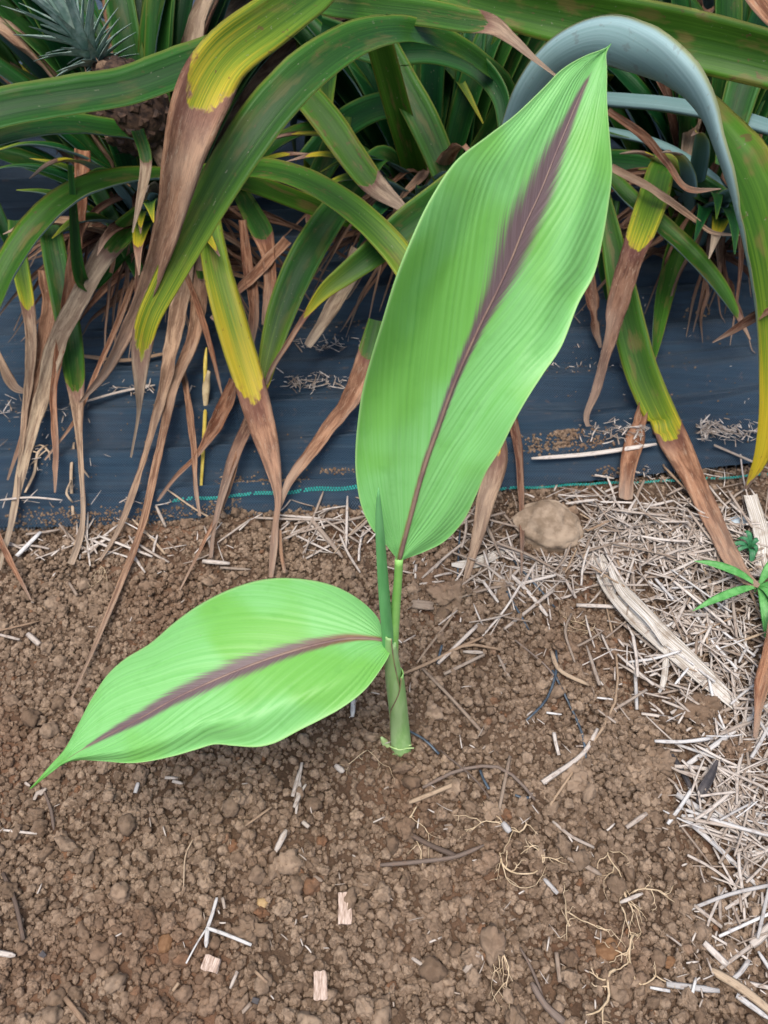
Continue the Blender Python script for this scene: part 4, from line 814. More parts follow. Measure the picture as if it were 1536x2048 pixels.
ST = [
 ([(845, 1337), (905, 1400), (965, 1465)], 7, A, 'long pale straw lying diagonally just right of the green stem'),
 ([(876, 1327), (958, 1248)], 9, A, 'whitish straw, upper of the small bundle right of the stem'),
 ([(888, 1348), (968, 1310)], 8, A, 'whitish straw, lowest of the small bundle right of the stem'),
 ([(905, 1300), (966, 1275)], 6, T_, 'thin tan straw in the middle of the bundle right of the stem'),
 ([(926, 1303), (966, 1306)], 9, A, 'short flat straw inside the bundle right of the stem'),
 ([(996, 1310), (1020, 1360)], 7, A, 'short upright straw below the thick diagonal straw'),
 ([(1020, 1147), (1060, 1190), (1095, 1232)], 9, A, 'thick pinkish straw below the stone'),
 ([(1103, 1302), (1118, 1340), (1178, 1370)], 9, T_, 'bent tan straw in the middle of the right soil'),
 ([(1143, 1227), (1130, 1265), (1150, 1325)], 5, A, 'thin kinked straw above the bent tan one'),
 ([(1085, 1565), (1168, 1505), (1195, 1457)], 11, A, 'bent split straw pointing down left right of the stem base'),
 ([(1020, 1512), (998, 1620)], 8, A, 'upright cream straw standing alone below right of the stem base'),
 ([(1270, 1325), (1273, 1420)], 8, W_, 'white upright straw at the edge of the mulch'),
 ([(1373, 1530), (1460, 1468), (1545, 1400)], 12, W_, 'thick white straw slanting up to the right edge'),
 ([(1400, 1440), (1536, 1388)], 9, A, 'straw above the thick white one at the right edge'),
 ([(1343, 1532), (1400, 1537), (1483, 1552)], 10, A, 'level pale straw below the dark clod at the right'),
 ([(1193, 1395), (1225, 1400)], 5, W_, 'tiny white straw bit right of the bent tan straw'),
 ([(1093, 1425), (1123, 1430)], 5, W_, 'tiny white straw bit beside the blue thread fork'),
 ([(1238, 1285), (1265, 1295), (1290, 1330)], 7, A, 'curved straw beside the wide dry leaf strip'),
 ([(1230, 1235), (1323, 1310)], 8, A, 'straw running along the lower side of the wide dry strip'),
 ([(1348, 1225), (1395, 1262), (1438, 1310)], 8, A, 'straw above the wide dry strip'),
 ([(1108, 1465), (1112, 1490), (1118, 1510)], 8, A, 'short leafy straw scrap above the bent split straw'),
 ([(1153, 1210), (1245, 1215)], 9, A, 'level straw left of the wide dry strip'),
 ([(1135, 1715), (1170, 1732), (1203, 1750)], 10, A, 'thick short straw above the root tangle'),
 ([(1088, 1757), (1115, 1788)], 10, W_, 'white pointed straw left of the root tangle'),
 ([(1253, 1655), (1293, 1627)], 10, A, 'frayed straw at the lower end of the bed'),
 ([(1240, 1805), (1285, 1787)], 8, A, 'small straw inside the root tangle'),
 ([(823, 1915), (860, 1940)], 9, A, 'small spotted straw low in the middle'),
 ([(930, 1945), (958, 1905)], 15, A, 'broad straw flake at the left foot of the root tangle'),
 ([(1363, 1630), (1440, 1700), (1513, 1770)], 12, W_, 'long white straw slanting down in the lower right mulch'),
 ([(1353, 1588), (1488, 1675)], 13, W_, 'thick white straw, upper one of the lower right mulch'),
 ([(1368, 1632), (1540, 1628)], 11, W_, 'level white straw crossing the lower right mulch'),
 ([(1375, 1710), (1420, 1735), (1473, 1772)], 6, A, 'thin pinkish straw below the lower right mulch'),
 ([(1333, 1968), (1438, 1982)], 12, W_, 'forked white straw near the bottom right corner'),
 ([(1438, 1770), (1440, 1840)], 7, A, 'upright thin straw in the lower right'),
 ([(1388, 1810), (1443, 1855)], 9, A, 'slanting straw right of the root tangle'),
 ([(1460, 1800), (1480, 1850)], 7, A, 'short slanting straw at the right above the bottom'),
 ([(1473, 1990), (1540, 2040)], 12, W_, 'white straw in the bottom right corner'),
 ([(1463, 1960), (1480, 1945), (1498, 1920)], 10, W_, 'curved white straw near the bottom right corner'),
 ([(1503, 1890), (1545, 1848)], 22, A, 'fat hollow straw stub at the right edge'),
 ([(1005, 1645), (1020, 1665)], 14, W_, 'white woody crumb below the stem'),
 ([(1105, 1642), (1140, 1672), (1188, 1695)], 7, A, 'pinkish straw leading into the root tangle'),
 ([(818, 1605), (870, 1585), (923, 1562)], 10, T_, 'brown twig lying below the stem base'),
 ([(1408, 1885), (1453, 1930)], 14, A, 'broad pinkish straw flake in the lower right'),
 ([(1423, 1940), (1480, 1975), (1545, 2025)], 20, T_, 'broad tan stalk running into the bottom right corner'),
 ([(1113, 1905), (1120, 1965)], 10, A, 'ragged upright straw at the bottom below the roots'),
 ([(1063, 1965), (1090, 2010), (1128, 2045)], 16, G_, 'grey stalk at the bottom edge below the roots'),
 ([(550, 1705), (573, 1660)], 13, A, 'speckled straw stub below the left leaf'),
 ([(670, 1530), (688, 1545)], 13, A, 'cream straw chip left of the stem base'),
 ([(270, 1586), (277, 1566)], 9, W_, 'white chip right of the low leaf tip'),
 ([(385, 1680), (372, 1710), (367, 1775)], 3, T_, 'thin hair-like straw below the left leaf'),
 ([(627, 1752), (645, 1763)], 8, A, 'small cream splinter above the pink wood chip'),
 ([(605, 1643), (618, 1655)], 9, A, 'small cream stub below the frayed splinter'),
 ([(460, 1977), (475, 1943)], 7, A, 'short straw above the bottom edge left of the chips'),
 ([(478, 2032), (502, 2007)], 9, A, 'pale straw at the bottom edge'),
 ([(345, 1982), (358, 1966)], 7, T_, 'tiny tan straw at the bottom left'),
 ([(510, 1942), (535, 1966)], 7, T_, 'small tan straw beside the lowest wood chip'),
 ([(445, 1795), (450, 1818)], 7, A, 'short cream straw beside the forked stem'),
 ([(490, 1652), (543, 1615)], 5, T_, 'thin tan twig below the left leaf middle'),
 ([(7, 1660), (75, 1668)], 6, A, 'pale straw at the left edge'),
 ([(-5, 1905), (32, 1912)], 12, A, 'pale stub cut by the left edge low down'),
 ([(130, 1995), (172, 2048)], 12, T_, 'dusty straw at the bottom left corner'),
 ([(5, 1745), (30, 1800), (47, 1880)], 8, G_, 'dark grey twig near the left edge'),
 ([(707, 1395), (705, 1435)], 10, W_, 'white straw stub under the right end of the left leaf'),
 ([(138, 1165), (155, 1192)], 6, A, 'small straw in the dark soil at the left'),
 ([(55, 1267), (80, 1290)], 12, A, 'flaky straw at the left edge beside the low leaf'),
 ([(-5, 1268), (40, 1280)], 6, A, 'thin grey straw at the left edge'),
 ([(-5, 1262), (80, 1243)], 5, T_, 'thin brown twig at the left edge'),
 ([(33, 1112), (82, 1065)], 11, W_, 'white straw slanting below the mat at the far left'),
 ([(405, 1122), (460, 1128)], 11, A, 'thick straw stub in front of the mat edge'),
 ([(440, 1135), (502, 1140)], 6, A, 'thin straw just below the thick stub'),
 ([(613, 1028), (650, 1072), (685, 1115)], 9, A, 'thick straw slanting between mat and the upright leaf'),
 ([(595, 1072), (665, 1107)], 5, A, 'thin straw left of the thick slanting one'),
 ([(435, 1085), (500, 1040)], 5, A, 'thin straw slanting up toward the mat edge'),
 ([(695, 992), (692, 1095)], 6, A, 'upright straw left of the rolled leaf tip'),
 ([(720, 1075), (755, 1045)], 6, A, 'straw beside the rolled leaf'),
 ([(312, 1012), (332, 1055)], 7, A, 'pale straw lying over the mat edge at the left'),
 ([(510, 1035), (600, 1040), (700, 1040)], 6, A, 'long level straw along the mat edge'),
 ([(165, 1107), (215, 1078)], 8, A, 'straw left below the mat edge'),
 ([(1063, 917), (1180, 909), (1313, 888)], 11, A, 'long pale cane lying across the mat at the right'),
 ([(1190, 950), (1228, 958)], 7, A, 'short straw below the long cane on the mat'),
 ([(168, 804), (240, 785), (310, 770)], 8, A, 'long pale straw across the mat at the left'),
 ([(168, 712), (250, 722), (340, 705)], 11, T_, 'curved tan stalk on the mat behind hanging leaves'),
 ([(0, 1000), (60, 996), (125, 1000)], 6, A, 'thin straw resting on the mat fold at the left'),
 ([(558, 1030), (640, 1038)], 6, A, 'short straw stuck along the mat edge centre'),
 ([(1428, 890), (1540, 940)], 7, A, 'straw hanging over the teal thread at the right'),
]
for pts, w, m_, lab in ST:
    P = [surf(x, y, .0095) for x, y in pts]; P[len(P) // 2].z += .0015
    put_straw('straw', P, w * depth(P[0]) / F, m_, lab, 'loose straw pieces')
# dense mulch: individuals on top, uncountable rest below
ZONES = [  # polygon-free zones: centre px, py, spread x, y, count individuals, count rest, label place
 (1250, 1072, 140, 46, 62, 430, 'piece between stone and weed mat', (.0, .014)),
 (1420, 1110, 90, 80, 40, 330, 'piece under the long brown leaf end', (.0, .012)),
 (1060, 1130, 110, 50, 26, 150, 'piece around the stone', (.0, .008)),
 (1400, 1290, 100, 90, 40, 420, 'piece around the bleached strip', (.0, .012)),
 (1500, 1440, 45, 60, 8, 90, 'piece by the thick white straw', (.0, .010)),
 (1500, 1780, 40, 90, 10, 70, 'piece at the lower right edge', (.0, .006)),
 (1480, 1600, 60, 70, 24, 220, 'piece in the lower right', (.0, .012)),
 (640, 1060, 110, 30, 12, 60, 'piece before the mat edge centre', (.0, .005)),
 (190, 1085, 120, 18, 10, 45, 'piece before the left mat edge', (.0, .005)),
]
sv = []; sf = []; slc = []; stn = []
def rand_straw(cx, cy, sx, sy, lifts, lmin=.008, lmax=.042):
    px, py = cx + max(-2.3, min(2.3, random.gauss(0, .9))) * sx, cy + max(-2.1, min(2.1, random.gauss(0, .85))) * sy
    g = PZ(px, py, .01)
    if (1290 < px < 1400 and 820 < py < 925) or ((px - 1095) / 78) ** 2 + ((py - 1056) / 58) ** 2 < 1 or (cy > 1000 and cx > 900 and g.y > edge_y(g.x) - .004): return rand_straw(cx, cy, sx, sy, lifts, lmin, lmax)
    p = surf(px, py, .006 + random.uniform(*lifts)); a = random.uniform(0, 3.1416); L = lmin + (lmax - lmin) * random.random() ** 1.5
    d = Vector((math.cos(a), math.sin(a), random.gauss(0, .10))) * L / 2; b = Vector((-math.sin(a), math.cos(a), .15)) * L * random.gauss(0, .025)
    w = random.uniform(.0013, .0044) * (0.75 + L * 8)
    P = [p - d, p + b, p + d]
    for q in P: q.z = max(q.z, mfloor(q.x, q.y) + .002)
    return P, min(w, .0048)
for cx, cy, sx, sy, n1, n2, lab, lf in ZONES:
    for i in range(n1):
        P, w = rand_straw(cx, cy, sx, sy, (lf[0] + .004, lf[1] + .002), .03, .11)
        m_ = W_ if (cx > 1350 and cy > 1200 and random.random() < .55) else (A if random.random() < .8 else T_)
        dv = P[-1] - P[0]; an = math.degrees(math.atan2(dv.y, dv.x)) % 180; L_ = dv.length
        look = ('long' if L_ > .06 else 'medium-length' if L_ > .04 else 'short') + (' thick' if w > .0032 else ' thin' if w < .0019 else '') + {id(W_): ' whitish', id(A): ' pale', id(T_): ' tan'}[id(m_)]
        way = 'lying level' if an < 22 or an > 158 else 'pointing at the mat' if 68 < an < 112 else 'slanting up to the right' if an < 90 else 'slanting up to the left'
        put_straw('straw', P, w, m_, look + ' straw ' + way + ' ' + lab.split('piece ')[1], 'straw pieces ' + lab.split('piece ')[1])
    for i in range(n2):
        P, w = rand_straw(cx, cy, sx, sy, lf, .006, .075); v_, f_, lc = straw_geo(P, w, .4, 5, n=4)
        k0 = len(sv); sv += v_; sf += [tuple(q + k0 for q in f) for f in f_]; slc += lc; stn += [random.random()] * len(v_)
for (cx, cy, sx, sy, n2, lm_) in [(1120, 1400, 260, 220, 110, .02), (500, 1780, 420, 220, 50, .012), (1150, 1850, 280, 150, 60, .016), (620, 690, 70, 8, 60, .03), (620, 765, 60, 12, 90, .035), (1370, 862, 95, 12, 260, .03), (40, 815, 60, 14, 60, .03), (270, 775, 60, 8, 26, .03), (1120, 730, 60, 6, 24, .02), (80, 920, 60, 50, 24, .03), (1300, 950, 60, 8, 30, .014), (200, 1000, 160, 6, 16, .03), (1250, 700, 200, 120, 22, .01), (1450, 1920, 70, 80, 60, .02), (850, 1200, 60, 60, 30, .02), (300, 1200, 200, 60, 24, .012)]:
    for i in range(n2):
        P, w = rand_straw(cx, cy, sx, sy, (0, .005), .004, lm_); v_, f_, lc = straw_geo(P, w * .7, .4, 5, n=4)
        k0 = len(sv); sv += v_; sf += [tuple(q + k0 for q in f) for f in f_]; slc += lc; stn += [random.random()] * len(v_)
o = link('straw_mulch', mesh('straw_mulch', sv, sf, M_STRAW, {'lc': ('FLOAT_VECTOR', slc), 'tint': ('FLOAT', stn)})); tag(o, 'fine broken straw and chaff scattered over soil and mat', 'straw mulch', kind='stuff')

# ------------------------------------------------------------------ stones, chips, clods
def rock(name, px, py, rx, ry, rz, mat_, label, cat, rot=0, lump=.22, sub=4, sink=.35, group=None, facet=0):
    c = surf(px, py, 0.0); d = depth(c); rx, ry, rz = rx * d / F, ry * d / F, rz * d / F
    bm = bmesh.new(); bmesh.ops.create_icosphere(bm, subdivisions=sub, radius=1); o3 = Vector((px * .37, py * .11, 3))
    for v in bm.verts:
        n_ = v.co.normalized(); r = 1 + lump * noise.noise(n_ * 1.1 + o3) + lump * .5 * noise.noise(n_ * 2.7 + o3) + .03 * noise.noise(n_ * 9 + o3)
        if facet: r = min(r, 0.93 / max(.35, abs(n_.dot(Vector((.5, .3, .8)).normalized()))), .95 / max(.35, abs(n_.dot(Vector((-.7, .2, .6)).normalized()))))
        v.co = Vector((n_.x * rx * r, n_.y * ry * r, n_.z * rz * r))
    me = bpy.data.meshes.new(name); bm.to_mesh(me); bm.free(); me.materials.append(mat_); me.polygons.foreach_set('use_smooth', [True] * len(me.polygons))
    o = link(name, me); o.location = c + Vector((0, 0, rz * (1 - 2 * sink) * .6 + .002)); o.rotation_euler = (random.uniform(-.1, .1), random.uniform(-.1, .1), rot); tag(o, label, cat, group); return o
rock('stone', 1095, 1058, 68, 54, 38, M_STONE, 'fist-sized rounded brown stone in straw in front of the mat', 'stone', rot=-.35, lump=.3, sub=5, facet=1, sink=.26)
rock('pebble', 525, 1808, 11, 11, 8, M_PEB, 'small tan pebble left of the pink wood chip', 'pebble')
rock('pebble', 332, 1887, 15, 17, 11, M_PEBR, 'rust-brown pebble left of the forked stem', 'pebble')
rock('pebble', 1212, 1900, 26, 20, 14, M_PEBR, 'reddish clay lump at the bottom of the root tangle', 'clay lump', lump=.4)
rock('pebble', 1337, 1925, 16, 12, 9, M_PEBR, 'small dark red clay bit at the lower right', 'clay lump', lump=.4)
for px, py, r, lab in [(1405, 1425, 42, 'large crumbly clod right beside the thick white straw'), (1478, 1505, 30, 'dark crumbly clod at the right edge below the thick white straw'), (1245, 1105, 26, 'soil clod in the straw right of the stone'),
                       (862, 1160, 26, 'clod of soil right of the petiole'), (900, 1200, 38, 'broad clod of soil beside the red leaf tail'), (1150, 1020 + 540, 30, 'clod of soil at the end of the bent split straw'), (1310, 1530, 34, 'clod at the end of the bed beside the black scrap'),
                       (500, 1865, 28, 'wide low clod right of the forked stem'), (985, 1625, 20, 'pale clod below the cream straw'), (265, 1635, 16, 'pale clod below the low leaf'), (1270, 1555, 24, 'pale clod in the lower bed')]:
    o = rock('soil_clod', px, py, r, r * .85, r * .6, M_CRUMB, lab, 'clod', lump=.55, sub=5, sink=.3)
    # the crumb material's grain is set for unit-size crumbs, so give the clod a unit mesh and scale the object
    k_ = r * .002 * .5; me = o.data
    for v in me.vertices: v.co = v.co / k_; v.co += v.co.normalized() * (.16 * noise.noise(v.co * 3.5) + .10 * noise.noise(v.co * 8) + .05 * noise.noise(v.co * 17))
    o.scale = (k_, k_, k_)
def chip(px, py, w, h, ang, label):
    c = surf(px, py, .008); d = depth(c) / F; w, h, t = w * d / 2, h * d / 2 / .8, .0028
    bm = bmesh.new(); bmesh.ops.create_cube(bm, size=2); bmesh.ops.subdivide_edges(bm, edges=bm.edges, cuts=3, use_grid_fill=True)
    for v in bm.verts:
        n_ = noise.noise(v.co * 1.7 + Vector((px, 0, 0))); v.co = Vector((v.co.x * w * (1 + .3 * n_), v.co.y * h * (1 + .22 * noise.noise(Vector((v.co.x * 3, px, 0)))), v.co.z * t * (1 + .5 * n_) + .0008 * noise.noise(v.co * 4)))
    me = bpy.data.meshes.new('wood_chip'); bm.to_mesh(me); bm.free(); me.materials.append(M_CHIP)
    o = link('wood_chip', me); o.location = c + Vector((0, 0, .003)); o.rotation_euler = (.08, .1, ang); bv = o.modifiers.new('bevel', 'BEVEL'); bv.width = .0005
    tag(o, label, 'wood chip', 'wood chips on the soil')
chip(690, 1818, 25, 46, .03, 'upright pinkish wood chip, largest of the three')
chip(423, 1929, 32, 21, -.25, 'orange-pink wood chip below the forked stem')
chip(641, 1972, 26, 38, .08, 'orange-pink wood chip at the bottom middle')
# splinter and short woody bundle
def multi(name, strands, m_, label, cat, lift=.010, flat=.45, group=None, seg=6):
    e = None; V = []; Fc = []; LC = []
    for pts, w in strands:
        P = [surf(x, y, lift) for x, y in pts]; v_, f_, lc = straw_geo(P, w * depth(P[0]) / F, flat, seg); k0 = len(V); V += v_; Fc += [tuple(q + k0 for q in f) for f in f_]; LC += lc
    o = link(name, mesh(name, V, Fc, m_, {'lc': ('FLOAT_VECTOR', LC), 'tint': ('FLOAT', [random.random()] * len(V))})); tag(o, label, cat, group); return o
multi('splinter', [([(604, 1525), (597, 1570), (592, 1628)], 7), ([(600, 1540), (585, 1593)], 9), ([(612, 1568), (598, 1590), (590, 1605)], 6), ([(598, 1560), (600, 1585), (588, 1615)], 8)], A, 'frayed cream splinter below the left leaf', 'splinter')
multi('forked_stem', [([(434, 1795), (424, 1830), (415, 1856)], 8), ([(415, 1856), (412, 1895)], 9), ([(412, 1855), (450, 1868), (503, 1890)], 7), ([(412, 1858), (392, 1890), (372, 1927)], 4)], W_, 'grey-white forked stem with four arms low on the left', 'twig', lift=.015)
multi('straw_bundle', [([(823, 1203), (868, 1207)], 12), ([(824, 1212), (868, 1217)], 12), ([(826, 1208), (866, 1212)], 14)], A, 'short chunk of bundled straw fibres right of the stem', 'straw')
multi('straw_bundle', [([(72, 1588), (88, 1580)], 10), ([(68, 1600), (76, 1582)], 8), ([(80, 1590), (92, 1576)], 7), ([(50, 1565), (60, 1572)], 6)], A, 'grey-white fibrous scrap beside the low leaf tip', 'straw')
multi('straw_bundle', [([(330, 1555), (355, 1556)], 7), ([(345, 1562), (366, 1567)], 7)], A, 'pale straw scrap below the left leaf tip end', 'straw')
multi('straw_bundle', [([(1300, 1975), (1340, 1982)], 7), ([(1385, 1985), (1392, 1955)], 7)], W_, 'white forked scrap touching the bottom right forked straw', 'straw')
# plastic threads shed by the mat
for pts, w, lab in [([(1112, 1300), (1113, 1340), (1092, 1400), (1053, 1440)], 5, 'blue-black thread curving down left in the right soil'), ([(1105, 1340), (1130, 1390), (1158, 1450), (1168, 1480), (1172, 1520)], 5, 'blue-black thread running down beside the bent split straw'),
                    ([(963, 1110), (1000, 1160), (1035, 1220), (1058, 1260)], 5, 'black thread curving below the stone'), ([(1015, 1105), (1040, 1135), (1085, 1185), (1110, 1215)], 5, 'dark blue thread right below the stone'),
                    ([(815, 1460), (850, 1480), (878, 1508)], 5, 'grey-blue thread beside the stem base'), ([(915, 1160), (917, 1110), (920, 1060)], 4, 'short black thread beside the red leaf tail'),
                    ([(960, 1540), (968, 1560), (978, 1578)], 6, 'small blue-grey thread below the stem'), ([(1030, 1590), (1045, 1595), (1058, 1595)], 6, 'tiny blue thread below the bent split straw'), ([(875, 1328), (880, 1305), (884, 1290)], 5, 'black thread end at the straw bundle')]:
    P = [surf(x, y, .009) for x, y in pts]; put_straw('plastic_thread', P, w * depth(P[0]) / F, M_THREAD, lab, 'plastic threads from the mat', cat='thread', flat=.4)
# twigs and darker roots
for pts, w, m_, lab in [([(805, 1660), (860, 1690), (915, 1712)], 12, G_, 'dark twig, left arm of the dark pair low in the middle'), ([(760, 1730), (850, 1722), (915, 1712), (968, 1690)], 10, G_, 'dark twig, right arm of the dark pair low in the middle'),
                        ([(845, 1575), (920, 1540), (1000, 1535), (1050, 1575), (1070, 1600)], 8, G_, 'long dark root arching below the stem'), ([(1210, 1200), (1235, 1330), (1225, 1420), (1168, 1510), (1100, 1610)], 5, T_, 'long thin brown runner curving through the right soil'),
                        ([(1003, 1300), (935, 1290), (860, 1325), (800, 1350)], 7, T_, 'reddish twig reaching toward the stem'), ([(1030, 1280), (1090, 1330), (1115, 1360)], 4, G_, 'thin dark root right of the straw bundle'),
                        ([(880, 1500), (960, 1570), (1010, 1650)], 4, G_, 'thin dark root below the stem base'), ([(1040, 1895), (1062, 1935), (1085, 1990)], 6, G_, 'dark thin twig below the roots'), ([(85, 1575), (102, 1620), (108, 1660)], 6, G_, 'thin dark twig hanging off the fibrous scrap')]:
    P = [surf(x, y, .009) for x, y in pts]; put_straw('twig', P, w * depth(P[0]) / F, m_, lab, 'twigs and runners on the soil', cat='twig', flat=.8)
def mat_leafstrip(name, pts, m_, label, cat, ch=.5, lift=.006, tone=.3, brown=2, crumple=0., group=None, roll=0):
    rows = []
    for p in pts:
        q = surf(p[0], p[1], p[3] if len(p) > 3 else lift); rows.append((*q, p[2] * depth(q) / F, roll))
    me = strip_mesh(rows, brown, 2, tone, ch, mats=[m_, m_] if m_ else None, crumple=crumple, floor=mfloor, m=6, n=30, th=.0009, upmix=.6)
    o = link(name, me); tag(o, label, cat, group); return o
def mat_bleached():
    k = NT('bleached leaf strip'); lm_ = k.sep(k.attr('lm').outputs['Vector'])
    n1 = k.noise(k.comb(k.math('MULTIPLY', lm_[0], 14.0), k.math('MULTIPLY', lm_[1], 700.0), 0.0), 1.0, 3); n2 = k.noise(k.obj(), 60, 4)
    col = k.mix(k.ramp(n1, 0.35, 0.65), (0.30, 0.25, 0.19), (0.62, 0.58, 0.52)); col = k.mix(k.ramp(n2, 0.5, 0.7, 0, 0.6), col, (0.22, 0.16, 0.11))
    return k.bsdf(col, 0.7, 0.25, bump=n1, dist=0.001, strength=0.9)
M_PALE = mat_bleached()
mat_leafstrip('dry_leaf_strip', [(1195, 1110, 22, .012), (1215, 1160, 40, .014), (1260, 1215, 52, .018), (1310, 1265, 50, .02), (1370, 1320, 44, .02), (1425, 1370, 36, .016), (1472, 1412, 22, .012)], M_PALE, 'wide bleached dry leaf strip lying diagonally in the mulch', 'dry leaf', ch=.8)
mat_leafstrip('dry_leaf_strip', [(1218, 1130, 10, .02), (1240, 1180, 16, .022), (1300, 1245, 14, .026), (1330, 1290, 10, .026)], M_PALE, 'narrow torn strip over the upper end of the wide bleached strip', 'dry leaf', ch=.6)
mat_leafstrip('dry_leaf_strip', [(903, 1130, 8), (930, 1130, 22), (970, 1120, 24), (1018, 1096, 6)], M_PALE, 'spindle-shaped pale dry leaf left of the stone', 'dry leaf', ch=.5, lift=.008)
mat_leafstrip('dry_leaf_strip', [(1330, 1270, 8, .016), (1332, 1310, 12, .018), (1325, 1370, 10, .014), (1318, 1385, 5, .01)], A if False else M_PALE, 'small grey strip hanging off the wide bleached strip', 'dry leaf')
mat_leafstrip('dry_leaf_strip', [(1500, 990, 26, .02), (1520, 1060, 30, .02), (1525, 1110, 26, .015), (1512, 1150, 12, .01)], M_PALE, 'pale curled leaf strip at the right edge above the weed', 'dry leaf')
mat_leafstrip('plastic_flake', [(1460, 1044, 14), (1478, 1044, 26), (1500, 1046, 12)], M_PLAST, 'small blue-grey flake in the straw at the right edge', 'plastic scrap')
mat_leafstrip('blackened_leaf', [(1435, 1520, 5, .02), (1420, 1555, 16, .02), (1405, 1580, 18, .018), (1395, 1605, 6, .012)], M_BLACKL, 'black withered leaf scrap standing by the lower right mulch', 'dead leaf', ch=1.0)
mat_leafstrip('blackened_leaf', [(1338, 1500, 6, .008), (1360, 1535, 10, .01), (1385, 1582, 9, .01)], M_BLACKL, 'black curled strip left of the withered scrap', 'dead leaf', ch=1.0)
mat_leafstrip('mat_scrap', [(83, 1906, 12), (92, 1914, 8)], M_BLACKL, 'tiny black scrap in the bottom left soil', 'scrap')
mat_leafstrip('mat_scrap', [(505, 2000, 10), (518, 2004, 12)], M_BLACKL, 'tiny black scrap above the pale straw at the bottom edge', 'scrap')
# yellow stalk and grey dry sprigs on the mat
def sprig(name, parts, label, cat, mats_):
    e = empty(name, surf(parts[0][0][0][0], parts[0][0][0][1], .005)); tag(e, label, cat)
    for (pts, kind_), m_ in zip(parts, mats_):
        c = [(*PY(x, y, Y, .02), w * depth(PY(x, y, Y, .02)) / F / 2) for x, y, w, Y in pts]; p, r = smooth_pts(c, 16); v_, f_ = tube(p, r, 7, .7); link(kind_, mesh(kind_, v_, f_, m_), e)
M_YST = mat_plain('yellow stalk', (0.50, 0.36, 0.05), (0.62, 0.48, 0.10), 80, .5, .4, (1, 1, .1)); M_TST = mat_plain('tan husk', (0.36, 0.26, 0.14), (0.48, 0.38, 0.22), 80, .7, .2, (1, 1, .1))
sprig('yellow_stalk', [([(402, 975, 6, .9), (407, 890, 8, .95), (411, 815, 8, 1.0)], 'lower_joint'), ([(411, 818, 8, 1.0), (413, 770, 16, 1.02), (418, 742, 8, 1.03)], 'husk'), ([(410, 770, 7, 1.02), (411, 720, 8, 1.05), (413, 695, 3, 1.07)], 'upper_joint')], 'thin yellow stalk with a tan husk standing on the mat', 'stalk', [M_YST, M_TST, M_YST])
multi('dry_sprig', [([(148, 885), (142, 950), (146, 1030)], 7), ([(142, 960), (134, 990), (146, 1005)], 5), ([(160, 930), (178, 955)], 4), ([(50, 985), (70, 940), (75, 905), (95, 890)], 7), ([(75, 905), (60, 900), (80, 890), (100, 905)], 5), ([(60, 930), (95, 900), (100, 920)], 4)], M_STRAWT, 'tangled greenish dry sprig on the mat at the left', 'dry sprig')

# ------------------------------------------------------------------ root tangles
def roots(seed_, starts, label, depth_n=3):
    random.seed(seed_); V = []; Fc = []
    def grow(p, a, L, w, lv):
        n_ = max(4, int(L / .006)); pts = [p.copy()]
        for i in range(n_):
            a += random.gauss(0, .32); p = p + Vector((math.cos(a), math.sin(a), 0)) * L / n_; p.z = soil_h(p.x, p.y) + .0085 + .004 * abs(noise.noise((p.x * 60, p.y * 60, seed_))); pts.append(p.copy())
            if lv and random.random() < .42: grow(p.copy(), a + random.choice((-1, 1)) * random.uniform(.4, 1.2), L * random.uniform(.2, .45), w * .6, lv - 1)
        v_, f_ = tube(pts, [w * (1 - .6 * i / len(pts)) for i in range(len(pts))], 4); k0 = len(V); V.extend(v_); Fc.extend(tuple(q + k0 for q in f) for f in f_)
    for px, py, px2, py2, w in starts:
        a, b = PG(px, py), PG(px2, py2)
        if V:
            q = min(V[::4], key=lambda u: (u - a).length); a = q.copy() if (q - a).length < .05 else a
        d = b - a; grow(a, math.atan2(d.y, d.x), d.length, w, depth_n)
    tag(link('root_tangle', mesh('root_tangle', V, Fc, M_ROOT)), label, 'roots', 'fine root tangles on the soil')
roots(3, [(1050, 1640, 1060, 1790, .0011), (1060, 1790, 985, 1870, .0013), (1000, 1700, 1020, 1830, .0008), (990, 1870, 1005, 2000, .001), (1005, 1880, 960, 1960, .0006), (1000, 1890, 1030, 1960, .0006)], 'pale root tangle with long strands, left one of the lower right')
roots(9, [(1215, 1700, 1240, 1840, .001), (1240, 1720, 1210, 1780, .0006), (1230, 1830, 1260, 1880, .001), (1265, 1870, 1215, 2000, .0016), (1215, 2000, 1170, 2048, .0018), (1200, 1690, 1260, 1730, .0006), (1260, 1780, 1345, 1770, .001), (1215, 1850, 1240, 1900, .0006)], 'bushy pale root tangle with a thick root to the bottom edge')
roots(14, [(1130, 1820, 1180, 1920, .0009), (1150, 1830, 1100, 1850, .0006), (1140, 1860, 1085, 1815, .0008)], 'small root strand between the two larger root tangles')
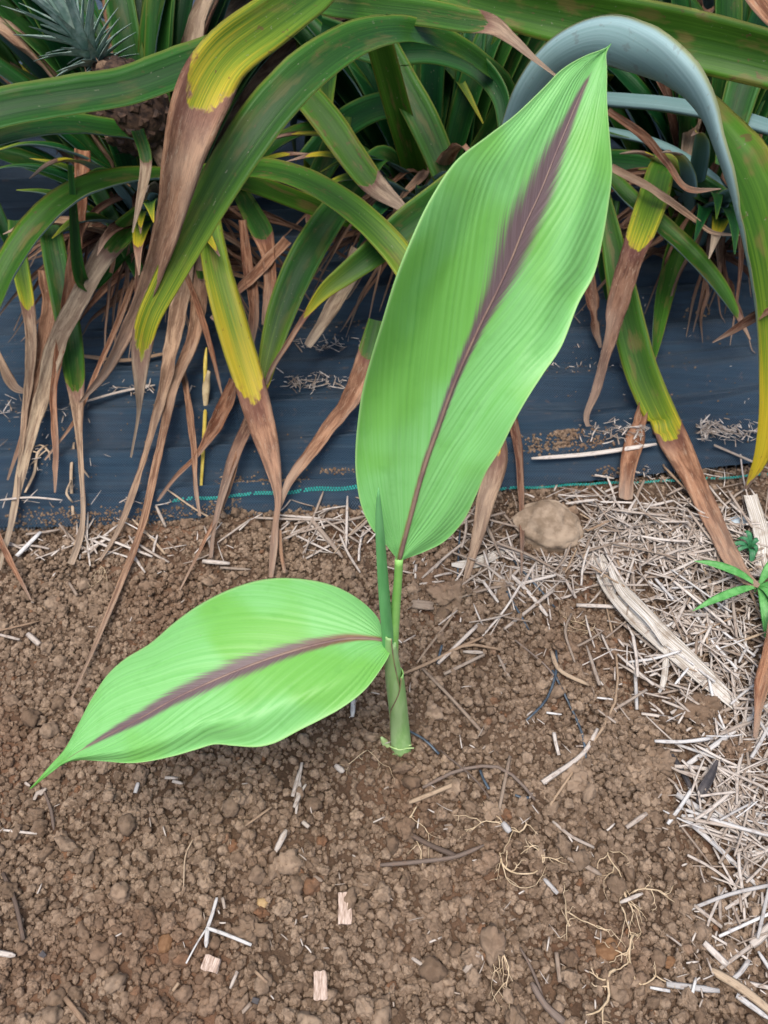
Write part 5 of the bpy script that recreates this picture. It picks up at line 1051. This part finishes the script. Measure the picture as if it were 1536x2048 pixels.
roots(17, [(835, 1610, 845, 1690, .0009), (845, 1690, 840, 1735, .0008), (820, 1640, 870, 1720, .0005)], 'thin wavy root below the brown twig')
roots(23, [(1140, 1245, 1200, 1290, .0007), (1180, 1230, 1150, 1280, .0006), (1200, 1240, 1170, 1310, .0006)], 'small root tuft above the bent tan straw')
roots(29, [(735, 1500, 700, 1560, .0007), (735, 1510, 740, 1560, .0005)], 'fine roots left of the stem base')
roots(31, [(200, 1130, 215, 1165, .0005), (205, 1135, 185, 1160, .0005), (215, 1140, 235, 1170, .0005)], 'fine root hairs in the dark soil above the left leaf')

# ------------------------------------------------------------------ weeds
def weed(cx, cy, blades, w0, m_, label, z0=.02):
    b = surf(cx, cy, .0); e = empty('weed_seedling', b); tag(e, label, 'weed')
    for (x, y, w, lift) in blades:
        t = surf(x, y, lift); b2 = b + Vector((0, 0, z0)); mid = b2.lerp(t, .5) + Vector((0, 0, .012))
        rows = [(*(b2.lerp(t, -0.02)), .0015, 0), (*(b2.lerp(mid, .5) + Vector((0, 0, .004))), w * .8 * depth(b) / F, 0), (*mid, w * depth(b) / F, 0), (*(mid.lerp(t, .55) + Vector((0, 0, .003))), w * .7 * depth(b) / F, 0), (*t, .0006, 0)]
        link('leaf', strip_mesh(rows, 2, 2, .3, .5, n=18, m=4, mats=[m_, m_], th=.0005, upmix=.6), e)
    v_, f_ = tube([b - Vector((0, 0, .005)), b + Vector((0, 0, z0))], [.0014, .0012], 6); link('stem', mesh('stem', v_, f_, m_), e)
weed(1500, 1198, [(1388, 1122, 17, .04), (1385, 1222, 17, .03), (1530, 1278, 18, .01), (1545, 1120, 17, .05), (1580, 1190, 18, .04), (1556, 1230, 15, .03)], 16, M_WEED, 'light green grass seedling with spreading blades at the right edge', .03)
weed(1490, 1110, [(1452, 1095, 10, .02), (1462, 1112, 9, .015), (1488, 1062, 10, .03), (1516, 1082, 10, .02), (1500, 1134, 12, .01), (1474, 1078, 8, .025), (1512, 1108, 9, .02)], 10, M_WEEDD, 'small dark green weed behind the grass seedling', .015)
